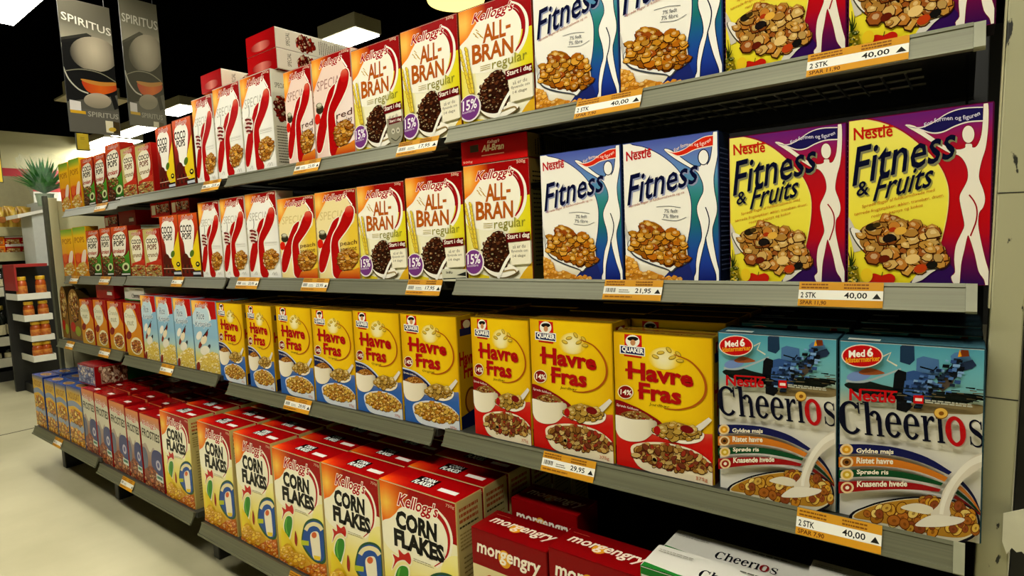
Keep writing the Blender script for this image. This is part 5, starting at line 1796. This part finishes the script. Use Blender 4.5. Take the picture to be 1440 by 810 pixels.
price_tag(4, 170, 672, 186, 'small price tag on bottom rail below sugared flakes boxes', '')
price_tag(4, 76, 620, 86, 'faint price tag at the left end of the bottom rail', '')

# white loose card at the rail joint of the second shelf, and the grey smiling card on the top shelf
P, Q = at_y(621, 371, 1.004), at_y(656, 388, 1.004)
W, H = Q.x - P.x, P.z - Q.z
A = Art(W, H).quad((0, 0), (100, 0), (100, 60), (0, 60))
A.fill('cfcdb8')
A.text('info', (18, 22), (44, 22), (18, 10), '3a382c', bold=0.03)
A.add([(4, 46), (98, 40), (98, 46), (4, 52)], '26302c')
A.add([(60, 30), (98, 12), (98, 34)], '2c302a')
v, f, c = [], [], []
quad_face(v, f, c, [(-W / 2, 0, 0), (W / 2, 0, 0), (W / 2, 0, H), (-W / 2, 0, H)], 'cfcdb8')
quad_face(v, f, c, [(-W / 2, .0012, 0), (-W / 2, .0012, H), (W / 2, .0012, H), (W / 2, .0012, 0)], 'b8b6a2')
for p in (((-W / 2, 0, 0), (-W / 2, .0012, 0), (W / 2, .0012, 0), (W / 2, 0, 0)), ((-W / 2, 0, H), (W / 2, 0, H), (W / 2, .0012, H), (-W / 2, .0012, H)), ((-W / 2, 0, 0), (-W / 2, 0, H), (-W / 2, .0012, H), (-W / 2, .0012, 0)), ((W / 2, 0, 0), (W / 2, .0012, 0), (W / 2, .0012, H), (W / 2, 0, H))):
    quad_face(v, f, c, list(p), 'b8b6a2')
A.emit(v, f, c, lambda a, b, o: (-W / 2 + a * W, -o, (1 - b) * H))
o = bpy.data.objects.new('shelf_card', ink_mesh('shelf_card', v, f, c, M_PAPER))
COL.objects.link(o)
o.location = ((P.x + Q.x) / 2, 1.004, deck_z(2, -0.97) + 0.0008)
tag(o, 'small white card standing before the bran boxes on second shelf', 'card')

P, Q = at_y(543, 155, 1.003), at_y(567, 190, 1.003)
W, H = Q.x - P.x, P.z - Q.z
A = Art(W, H).quad((0, 0), (100, 0), (100, 150), (0, 150))
A.fill('9c9884')
A.add([(12, 4), (96, 0), (98, 30), (12, 34)], '6c1018')
A.text('Start i dag', (18, 28), (92, 26), (18, 10), 'f0e8dc', bold=0.02)
for x in (38, 70):
    A.add(ell(x, 72, 11, 15), 'cfcab8')
    A.add(ell(x, 73, 4, 6), '3a3828')
A.stroke([(24, 106), (54, 124), (84, 104)], 5, '4a4838')
v, f, c = [], [], []
n = 20
out = [(-W / 2, H * .5), (-W / 2, H), (W / 2, H), (W / 2, H * .5)] + [(W / 2 * math.cos(-math.pi * q / n), H * .5 + H * .5 * math.sin(-math.pi * q / n)) for q in range(1, n)]
quad_face(v, f, c, [(x, 0, z) for x, z in out], '9c9884')
quad_face(v, f, c, [(x, .0012, z) for x, z in out[::-1]], '7c7868')
for q in range(len(out)):
    a, b = out[q], out[(q + 1) % len(out)]
    quad_face(v, f, c, [(a[0], 0, a[1]), (b[0], 0, b[1]), (b[0], .0012, b[1]), (a[0], .0012, a[1])], '7c7868')
for poly, cs, off in A.items:
    if all(inside(((p[0] - .5) * W * .999, H * (1 - p[1]) * .998 + .0001), out) for p in poly):
        b = len(v)
        v.extend([((p[0] - .5) * W, -off, H * (1 - p[1])) for p in poly])
        f.append(tuple(range(b, b + len(poly))))
        c.extend(cs)
o = bpy.data.objects.new('shelf_card', ink_mesh('shelf_card', v, f, c, M_PAPER))
COL.objects.link(o)
o.location = ((P.x + Q.x) / 2, 1.003, deck_z(1, -1.15) + 0.0008)
tag(o, 'grey card with a smile on the leftmost top shelf bran box', 'card')
# ================================================================ hanging banners
def banner(qTL, qTR, qBR, qBL, crop, x, label, fade):
    """a printed board hung square across the aisle at distance x"""
    bl, br = at_x(*qBL, x), at_x(*qBR, x)
    ztop = at_x(*qTL, x).z + 0.02
    W = br.y - bl.y
    zb = (bl.z + br.z) / 2
    H = ztop - zb
    A = Art(W, H).quad(*crop)
    f = lambda c: mixc(c, '8c8872', fade)
    A.grad([(-99, -99), (900, -99), (900, 1200), (-99, 1200)], lambda u, v: ramp(v, [(0, f('5a5648')), (.18, f('6c685a')), (.3, f('a8a28e')), (.36, f('b8b29c')), (.5, f('8a8474')), (.75, f('5c5a50')), (1, f('6a675c'))]), 1, 12)
    X0, X1 = crop[0][0], crop[1][0]
    Wd = X1 - X0
    g = lambda px, py: (X0 + (px - 98) / 282.0 * Wd, py)
    # measured on the left banner (98..380 across)
    A.add([g(98, 240), g(270, 190), g(410, 290), g(440, 500), g(130, 560), g(120, 380), g(118, 250)], f('141310'))
    A.add([g(98, 225), g(250, 178), g(280, 190), g(110, 245)], f('3c3a32'))
    A.add([g(98, 240), g(262, 192), g(300, 205), g(404, 275), g(404, 300), g(270, 205), g(120, 250)], f('1c1b18'))
    A.grad([g(*p) for p in ell(290, 290, 130, 96, 32)], lambda u, v: ramp(math.hypot(u - .62, (v - .36) * 1.8) * 2.1, [(0, f('c8bca4')), (.6, f('a49a86')), (1, f('4c483e'))]), 10, 10)
    A.add([g(*p) for p in smooth_loop([(130, 400), (250, 375), (400, 410), (410, 500), (330, 520), (200, 500)])], f('12110e'))
    A.grad([g(*p) for p in smooth_loop([(220, 440), (320, 455), (405, 448), (405, 480), (330, 508), (250, 500)])], lambda u, v: ramp(u, [(.3, f('b83c14')), (.7, f('d8701c')), (1, f('b8481c'))]), 6, 1)
    A.add([g(*p) for p in smooth_loop([(215, 432), (320, 440), (405, 436), (405, 452), (320, 462), (240, 450)])], f('c08a3c'))
    A.stroke([g(*p) for p in ((122, 375), (150, 440), (200, 490), (250, 508))], 7, f('c4c0b0'))
    A.stroke([g(*p) for p in ((130, 398), (220, 380), (320, 392), (404, 432))], 5, f('8c8874'))
    A.grad([g(*p) for p in ell(300, 545, 75, 42, 24)], lambda u, v: ramp(v, [(.7, f('b8aa94')), (.8, f('8c8470'))]), 2, 6)
    A.add([g(370, 510), g(395, 505), g(420, 580), g(392, 590)], f('1a1916'))
    A.add([g(100, 590), g(440, 600), g(440, 760), g(100, 740)], f('67645a'))
    A.text('SPIRITUS', g(120, 122), g(386, 176), g(118, 80), f('d8d4c4'), bold=0.01)
    A.text('SPIRITUS', g(245, 632), g(412, 642), g(245, 605), f('a8a494'), bold=0.01)
    A.add([g(150, 548), g(208, 556), g(210, 604), g(152, 600)], f('dcd6d0'))
    A.add([g(152, 600), g(232, 606), g(234, 622), g(154, 616)], f('d0a828'))
    A.add([g(338, 652), g(380, 655), g(382, 720), g(342, 716)], f('d8d0b4'))
    A.add([g(382, 655), g(418, 660), g(420, 724), g(384, 720)], f('4a3c20'))
    A.add([g(*p) for p in ell(376, 700, 22, 12, 12)], f('c8a83c'))
    v, fc, c = [], [], []
    th = 0.008
    quad_face(v, fc, c, [(0, 0, 0), (0, W, 0), (0, W, H), (0, 0, H)], '66635a')
    quad_face(v, fc, c, [(-th, 0, 0), (-th, 0, H), (-th, W, H), (-th, W, 0)], '66635a')
    for p in (((0, 0, 0), (-th, 0, 0), (-th, W, 0), (0, W, 0)), ((0, 0, H), (0, W, H), (-th, W, H), (-th, 0, H)), ((0, 0, 0), (0, 0, H), (-th, 0, H), (-th, 0, 0)), ((0, W, 0), (-th, W, 0), (-th, W, H), (0, W, H))):
        quad_face(v, fc, c, list(p), '2c2b26')
    A.emit(v, fc, c, lambda a, b, o: (o, a * W, (1 - b) * H))
    ob = bpy.data.objects.new('hanging_sign', ink_mesh('hanging_sign', v, fc, c, M_PAPER))
    COL.objects.link(ob)
    ob.location = (x, bl.y, zb)
    tag(ob, label, 'sign', 'grey banners hung over the aisle')
    for k in (0.1, 0.9):
        MB().tube((-th / 2, W * k, H), (-th / 2, W * k, CEIL_Z - zb - 0.001), 0.002, 6).build('hanger_wire', M_BLACK, ob)
    return ob


banner((85, 0), (158.6, 4), (170.3, 190), (99, 186), ((98, 0), (380, 15), (425, 735), (150, 715)), -4.0, 'left grey banner with a glass picture hanging from the ceiling', 0.0)
banner((175, 0), (224, 14), (235, 181), (183, 176), ((445, -5), (632, 55), (675, 690), (475, 680)), -4.06, 'right grey paler banner hanging close beside the shelves', 0.35)


def yellow_sign(p0, p1, x, label):
    a, b = at_x(*p0, x), at_x(*p1, x)
    W, H = b.y - a.y, a.z - b.z
    t = empty('hanging_sign', (x, a.y, b.z))
    m = MB()
    m.box(-0.006, 0.0, 0, W, 0, H, 0.001)
    m.build('sign_board', material('yellow_sign_card', 'cdb022', rough=0.5, noise=0.06), t)
    m = MB()
    m.box(-0.008, 0.002, -0.004, 0.0, -0.004, H)
    m.box(-0.008, 0.002, W, W + 0.004, -0.004, H)
    m.box(-0.008, 0.002, 0, W, -0.006, -0.0005)
    m.build('sign_frame', material('dark_olive_plastic', '3c3a1c', rough=0.5, noise=0.1), t)
    m = MB()
    for q in range(2):
        m.box(0.0002, 0.001, W * .3, W * .65, H * (.74 - .1 * q), H * (.77 - .1 * q))
    m.build('sign_print', material('brown_print', '8a7a18', rough=0.6, noise=0.1), t)
    m = MB()
    m.tube((-0.003, W / 2, H), (-0.003, W / 2, CEIL_Z - b.z - 0.001), 0.002, 6)
    m.build('hanger_wire', M_BLACK, t)
    tag(t, label, 'sign')


yellow_sign((107, 187), (126, 211), -4.35, 'small yellow sign hanging below the left grey banner')
yellow_sign((-12, 190), (4, 256), -5.2, 'olive yellow sign cut by the left picture edge')

# beige unlit lamp trough behind the banners
a, b = at_z(76, 142, LZ), at_z(183, 142, LZ)
t = empty('ceiling_trough', (a.x, (a.y + b.y) / 2, LZ))
hw = (b.y - a.y) / 2
m = MB()
m.box(0.0, 0.5, -hw, hw, 0.0, 0.02, 0.003)
m.box(0.2, 0.3, -hw * .9, hw * .9, 0.02, CEIL_Z - LZ - 0.001)
m.build('trough_body', material('beige_trough_paint', '97906a', rough=0.5, noise=0.06), t)
tag(t, 'beige metal trough below the ceiling behind the grey banners', 'ceiling fixture')

# ================================================================ the bottle shelving across the end of the aisle
XF = -6.3
M_SHELFBEIGE = material('beige_shelf_paint', 'a39c74', rough=0.5, noise=0.08)
M_RAILPALE = material('pale_price_rail', 'c9c5ae', rough=0.4, noise=0.1, scale=14)
M_PALEGREY = material('pale_grey_sheet', 'b4b7ae', rough=0.5, noise=0.05)
y0 = 0.2
t = empty('bottle_shelving', (XF - 0.5, 0.9, 0))
L = lambda x: x - (XF - 0.5)
MB().box(L(XF - 0.5), L(XF - 0.48), y0 - 0.9, 1.72 - 0.9, 0.0, 1.02).build('back_panel', M_BACK, t)
MB().box(L(XF - 0.5), L(XF - 0.48), y0 - 0.9, 1.72 - 0.9, 1.021, 1.75).build('upper_back_panel', M_SHELFBEIGE, t)
MB().box(L(XF - 0.47), L(XF - 0.04), y0 - 0.9, 1.5 - 0.9, 0.0, 0.085, 0.003).build('plinth', M_BLACK, t)
SH = [(1.250, 1.60, 322), (1.043, 1.64, 360), (0.755, 1.40, 409), (0.346, 1.49, 477), (0.170, 1.49, 506)]
for z, y1, _ in SH:
    MB().box(L(XF - 0.475), L(XF - 0.012), y0 - 0.9, y1 - 0.9, z - 0.01, z + 0.012).build('shelf_board', M_DECK if z < 1 else M_SHELFBEIGE, t)
    MB().box(L(XF - 0.011), L(XF), y0 - 0.9, y1 - 0.9, z - 0.045, z + 0.03, 0.002).build('price_rail', M_RAILPALE if z < 1 else M_SHELFBEIGE, t)
MB().box(L(XF - 0.47), L(XF - 0.02), 1.66 - 0.9, 1.68 - 0.9, 0.0, 1.50).build('side_sheet', M_PALEGREY, t)
tag(t, 'bottle shelving standing across the far end of the aisle', 'shelving')

# bags on its top shelf
M_BAG = material('yellow_crisp_bag', 'e2c65a', rough=0.35, scale=9, color2='c09028', bump=0.3)


def crisp_bag(loc, w, h, label, first=[None]):
    if first[0] is None:
        m = MB()
        n, k = 8, 7
        rows = []
        for j in range(k + 1):
            v = j / k
            bulge = 0.055 * math.sin(math.pi * min(1, max(0, v))) ** 0.6
            rows.append([(bulge * math.sin(math.pi * i / n) ** 0.7 + 0.003, (i / n - .5) * w * (1 - .12 * math.sin(math.pi * v)), v * h) for i in range(n + 1)])
        bm = m.bm
        F = [[bm.verts.new(p) for p in r] for r in rows]
        B = [[bm.verts.new((-p[0], p[1], p[2])) for p in r] for r in rows]
        for j in range(k):
            for i in range(n):
                bm.faces.new((F[j][i], F[j][i + 1], F[j + 1][i + 1], F[j + 1][i]))
                bm.faces.new((B[j][i + 1], B[j][i], B[j + 1][i], B[j + 1][i + 1]))
        for j in range(k):
            bm.faces.new((F[j][0], F[j + 1][0], B[j + 1][0], B[j][0]))
            bm.faces.new((F[j][n], B[j][n], B[j + 1][n], F[j + 1][n]))
        o = m.build('crisp_bag', M_BAG, smooth=True)
        lb = MB()
        lb.lathe([(0.028, 0.0), (0.026, 0.004)], 16)
        p = lb.build('front_label', material('brown_bag_print', 'a8641c', rough=0.4, noise=0.2), o)
        p.rotation_euler = (0, math.pi / 2, 0)
        p.location = (0.055, 0, h * .42)
        first[0] = o
    else:
        o = copy_tree(first[0])
    o.location = loc
    tag(o, label, 'bag', 'yellow bags on the far shelving')
    return o


for i, (px, w) in enumerate(((2, 0), (21, 0), (40, 0))):
    p = at_x(px, 318, XF - 0.1)
    crisp_bag((XF - 0.12, p.y, 1.2625), 0.07, 0.19, '%s yellow bag in the front row on the far top shelf' % ('left', 'middle', 'right')[i])
for i, px in enumerate((-6, 12, 30)):
    p = at_x(px, 300, XF - 0.28)
    o = crisp_bag((XF - 0.28, p.y, 1.2625), 0.066, 0.19, '%s yellow bag in the back row on the far top shelf' % ('left', 'middle', 'right')[i])
    o.scale = (0.95, 0.95, 1.1)

# small red and orange cartons on the second shelf, two layers
def small_pack(name, W, H, D, base, bands, seed):
    A = Art(W, H)
    A.fill(base)
    for v0, v1, c in bands:
        A.add([(0, v0), (1, v0), (1, v1), (0, v1)], c)
    A.cluster([(.1, .3), (.9, .3), (.9, .85), (.1, .85)], 12, .22, ['d8b060', 'b8521c', 'e8d0a0', '8c2818'], seed=seed, dark='6c1810')
    v, f, c = [], [], []
    x, y = W / 2, D
    quad_face(v, f, c, [(0, -x, 0), (0, x, 0), (0, x, H), (0, -x, H)], base)
    quad_face(v, f, c, [(-y, -x, 0), (-y, -x, H), (-y, x, H), (-y, x, 0)], base)
    quad_face(v, f, c, [(0, -x, 0), (0, -x, H), (-y, -x, H), (-y, -x, 0)], base)
    quad_face(v, f, c, [(0, x, 0), (-y, x, 0), (-y, x, H), (0, x, H)], base)
    quad_face(v, f, c, [(0, -x, H), (0, x, H), (-y, x, H), (-y, -x, H)], base)
    quad_face(v, f, c, [(0, -x, 0), (-y, -x, 0), (-y, x, 0), (0, x, 0)], base)
    A.emit(v, f, c, lambda a, b, o: (o, -x + a * W, H * (1 - b)))
    ob = bpy.data.objects.new(name, ink_mesh(name, v, f, c, M_CARD))
    COL.objects.link(ob)
    return ob


red = small_pack('biscuit_carton', 0.105, 0.072, 0.2, 'a8141c', [(.0, .12, 'e8e0d8'), (.86, 1, 'e8e0d8')], 101)
ora = small_pack('biscuit_carton', 0.105, 0.072, 0.2, 'd8781c', [(.0, .1, 'e8b040'), (.9, 1, 'b83c14')], 102)
spots = [(ora, 1.325, 0, 'lower orange carton on the far second shelf'), (ora, 1.325, 1, 'upper orange carton on the far second shelf'), (red, 1.433, 0, 'lower middle red carton on the far second shelf'), (red, 1.433, 1, 'upper middle red carton on the far second shelf'), (red, 1.54, 0, 'lower right red carton on the far second shelf'), (red, 1.54, 1, 'upper right red carton on the far second shelf')]
used = set()
for src, y, lev, lab in spots:
    o = src if src.name not in used else copy_tree(src)
    used.add(src.name)
    o.location = (XF - 0.03, y, 1.0555 + lev * 0.0735)
    tag(o, lab, 'carton', 'small cartons on the far second shelf')


# bottles
M_GLASS = material('dark_bottle_glass', '0c100a', rough=0.12, noise=0.2, spec=0.6)
M_GOLDCAP = material('yellow_foil_cap', 'bfa63c', rough=0.35, metal=0.3, noise=0.1)
M_LABEL = material('cream_bottle_label', 'c8bd94', rough=0.6, noise=0.15, scale=40)


def bottle_proto(h=0.27, r=0.037, cap=M_GOLDCAP):
    t = empty('bottle', (0, 0, 0))
    MB().lathe([(r * .92, 0.0), (r, 0.006), (r, h * .56), (r * .85, h * .64), (r * .42, h * .74), (r * .36, h * .86)], 16).build('glass_body', M_GLASS, t, smooth=True)
    MB().lathe([(r * .42, h * .861), (r * .44, h * .9), (r * .44, h * .985), (r * .38, h)], 14).build('cap', cap, t, smooth=True)
    MB().lathe([(r * 1.012, h * .12), (r * 1.015, h * .125), (r * 1.015, h * .42), (r * 1.012, h * .425)], 16).build('paper_label', M_LABEL, t)
    return t


b0 = bottle_proto()
b1 = bottle_proto(0.24, 0.04, material('white_bottle_cap', 'c8c4a8', rough=0.4, noise=0.05))
words = ['first', 'second', 'third', 'fourth', 'fifth', 'sixth']
row1 = [1.222, 1.305, 1.388, 1.471]
for i, y in enumerate(row1):
    o = b0 if i == 0 else copy_tree(b0)
    o.location = (XF - 0.07, y - 0.012, 0.3585)
    tag(o, '%s yellow-capped dark bottle from left on far fourth shelf' % words[i], 'bottle', 'yellow-capped dark bottles')
for i, y in enumerate((1.262, 1.345, 1.428)):
    o = copy_tree(b0)
    o.location = (XF - 0.16, y - 0.015, 0.3585)
    tag(o, '%s yellow-capped dark bottle, back row of far fourth shelf' % words[i], 'bottle', 'yellow-capped dark bottles')
for i, y in enumerate((1.25, 1.335, 1.42)):
    o = b1 if i == 0 else copy_tree(b1)
    o.scale = (0.85, 0.85, 0.55)
    o.location = (XF - 0.07, y, 0.1825)
    tag(o, '%s short dark bottle from left on far lowest shelf' % words[i], 'bottle', 'short dark bottles')
o = copy_tree(b1)
o.scale = (1.15, 1.15, 0.85)
o.location = (XF - 0.08, 1.335, 0.7675)
tag(o, 'dark bottle with pale cap at the left picture edge', 'bottle')

# ---------------------------------------------------------------- tray stand with orange jars beside it
XT = -5.45
t = empty('tray_stand', (XT - 0.16, 1.52, 0))
Lx = lambda x: x - (XT - 0.16)
trays = [(25, 72, 413, 424), (35, 75, 443, 454), (45, 78, 472, 482), (48, 80, 500, 511)]
spans = []
for a, b, ya, yb in trays:
    P, Q = at_x(a, yb - 1, XT), at_x(b, yb - 4, XT)
    h = (at_x(a, ya + 2, XT).z - at_x(a, yb, XT).z)
    m = MB()
    zz = P.z
    m.box(Lx(XT - 0.3), Lx(XT), P.y - 1.52, Q.y - 1.52, zz, zz + 0.006)
    m.box(Lx(XT - 0.006), Lx(XT), P.y - 1.52, Q.y - 1.52, zz + 0.006, zz + h, 0.001)
    for yy in (P.y, Q.y - 0.006):
        m.box(Lx(XT - 0.3), Lx(XT - 0.007), yy - 1.52, yy + 0.006 - 1.52, zz + 0.006, zz + h)
    m.build('tray', M_WHITE, t)
    spans.append((P.y, Q.y, zz))
m = MB()
m.box(Lx(XT - 0.34), Lx(XT - 0.305), min(q[0] for q in spans) - 1.52, at_x(79, 450, XT - 0.32).y - 1.52, 0.0, spans[0][2] + 0.24, 0.003)
m.box(Lx(XT - 0.34), Lx(XT - 0.06), spans[3][0] - 1.52, spans[3][1] - 1.52, 0.0, 0.07, 0.003)
m.build('stand_back', M_BLACK, t)
m = MB()
m.box(Lx(XT - 0.3), Lx(XT - 0.01), spans[0][0] - 1.52, spans[0][0] + 0.012 - 1.52, spans[0][2] + 0.07, spans[0][2] + 0.24)
m.box(Lx(XT - 0.3), Lx(XT - 0.01), spans[0][0] - 1.52, spans[0][1] - 1.52, spans[0][2] + 0.241, spans[0][2] + 0.262)
m.build('header_frame', material('red_header_card', '98180e', rough=0.5, noise=0.1), t)
tag(t, 'white tray stand with four tiers at the end of bottle shelving', 'display stand')
M_JAR = material('orange_jar_content', 'b8561a', rough=0.25, scale=22, color2='7c2410')
M_JLAB = material('amber_jar_label', 'd08a2c', rough=0.5, scale=30, color2='a84a1a')
M_JLID = material('yellow_jar_lid', 'd8a820', rough=0.35, noise=0.1)
jar = empty('jar', (0, 0, 0))
MB().lathe([(0.028, 0), (0.034, 0.008), (0.034, 0.105), (0.027, 0.125)], 16).build('glass_body', M_JAR, jar, smooth=True)
MB().lathe([(0.0305, 0.1255), (0.0305, 0.145), (0.028, 0.149)], 16).build('lid', M_JLID, jar)
MB().lathe([(0.0346, 0.02), (0.0348, 0.022), (0.0348, 0.085), (0.0346, 0.087)], 16).build('paper_label', M_JLAB, jar)
first = True
TW = ['topmost', 'second', 'third', 'lowest']
for k, (ya, yb, zz) in enumerate(spans):
    n = 3 if yb - ya > 0.225 else 2
    for i in range(n):
        o = jar if first else copy_tree(jar)
        first = False
        o.location = (XT - 0.05, ya + 0.042 + (yb - ya - 0.084) * i / (n - 1), zz + 0.0065)
        if k == 0:
            o.scale = (0.95, 0.95, 1.1)
        else:
            o.scale = (0.95, 0.95, 0.92)
        tag(o, '%s orange jar on the %s tray of the white stand' % ((('left', 'middle', 'right') if n == 3 else ('left', 'right'))[i], TW[k]), 'jar', 'orange jars on the tray stand')

# ---------------------------------------------------------------- plant in clear wrap on a sloped-top stand
XP = -5.9
P = at_x(62, 292, XP)
t = empty('display_plinth', (XP, P.y, 0))
m = MB()
a, b = at_x(44, 300, XP), at_x(66, 300, XP)
w0, w1 = a.y - P.y, b.y - P.y
m.prism([(w0, 0.0), (w1 + 0.1, 0.0), (w1 + 0.1, P.z - 0.02), (w0, P.z - 0.05)], -0.3, 0.0)
m.build('plinth_body', M_PALEGREY, t)
m = MB()
m.prism([(w0 - 0.09, P.z - 0.085), (w1 + 0.12, P.z + 0.005), (w1 + 0.12, P.z + 0.02), (w0 - 0.09, P.z - 0.055)], -0.32, 0.02)
m.build('sloped_top', M_WHITE, t)
tag(t, 'pale grey stand with sloped white top behind the left post', 'display stand')
t = empty('wrapped_plant', (XP - 0.14, P.y + 0.05, P.z + 0.022))
m = MB()
m.lathe([(0.05, 0.0), (0.062, 0.09), (0.066, 0.1), (0.056, 0.1)], 18)
m.build('pot', material('grey_green_pot', '7c8c74', rough=0.5, noise=0.1), t)
rnd = random.Random(5)
m = MB()
for k in range(260):
    a = rnd.random() * 6.283
    el = 0.45 + rnd.random() * 1.05
    ln = 0.10 + 0.24 * rnd.random()
    d = Vector((math.cos(a) * math.cos(el), math.sin(a) * math.cos(el), math.sin(el)))
    s = Vector((-math.sin(a), math.cos(a), 0)) * 0.013
    p0 = Vector((0, 0, 0.1))
    p1 = p0 + d * ln * .6
    p2 = p0 + d * ln + Vector((0, 0, -0.02))
    m.poly([p0 - s * .4, p0 + s * .4, p1 + s, p2, p1 - s])
m.build('leaves', material('fresh_green_leaf', '4a9a3c', rough=0.55, scale=12, color2='1e6a30'), t)
m = MB()
n = 20
ra = [m.bm.verts.new((0.07 * math.cos(6.283 * k / n), 0.07 * math.sin(6.283 * k / n), 0.02)) for k in range(n)]
rb = [m.bm.verts.new((0.14 * math.cos(6.283 * k / n) * (1 + .06 * (-1) ** k), 0.14 * math.sin(6.283 * k / n) * (1 + .06 * (-1) ** k), 0.30)) for k in range(n)]
rc = [m.bm.verts.new((0.15 * math.cos(6.283 * k / n) * (1 + .1 * (-1) ** k), 0.15 * math.sin(6.283 * k / n) * (1 + .1 * (-1) ** k), 0.40 + 0.02 * math.sin(k * 2.1))) for k in range(n)]
for A_, B_ in ((ra, rb), (rb, rc)):
    for k in range(n):
        m.bm.faces.new((A_[k], A_[(k + 1) % n], B_[(k + 1) % n], B_[k]))
mc = bpy.data.materials.new('clear_wrap_film')
mc.use_nodes = True
nt = mc.node_tree
bs = nt.nodes['Principled BSDF']
tr = nt.nodes.new('ShaderNodeBsdfTransparent')
mx = nt.nodes.new('ShaderNodeMixShader')
mx.inputs[0].default_value = 0.10
bs.inputs['Base Color'].default_value = (0.8, 0.9, 0.82, 1)
bs.inputs['Roughness'].default_value = 0.2
nt.links.new(tr.outputs[0], mx.inputs[1])
nt.links.new(bs.outputs[0], mx.inputs[2])
nt.links.new(mx.outputs[0], nt.nodes['Material Output'].inputs[0])
m.build('clear_wrap', mc, t)
tag(t, 'green plant in clear wrap standing left of the cereal shelves', 'plant')
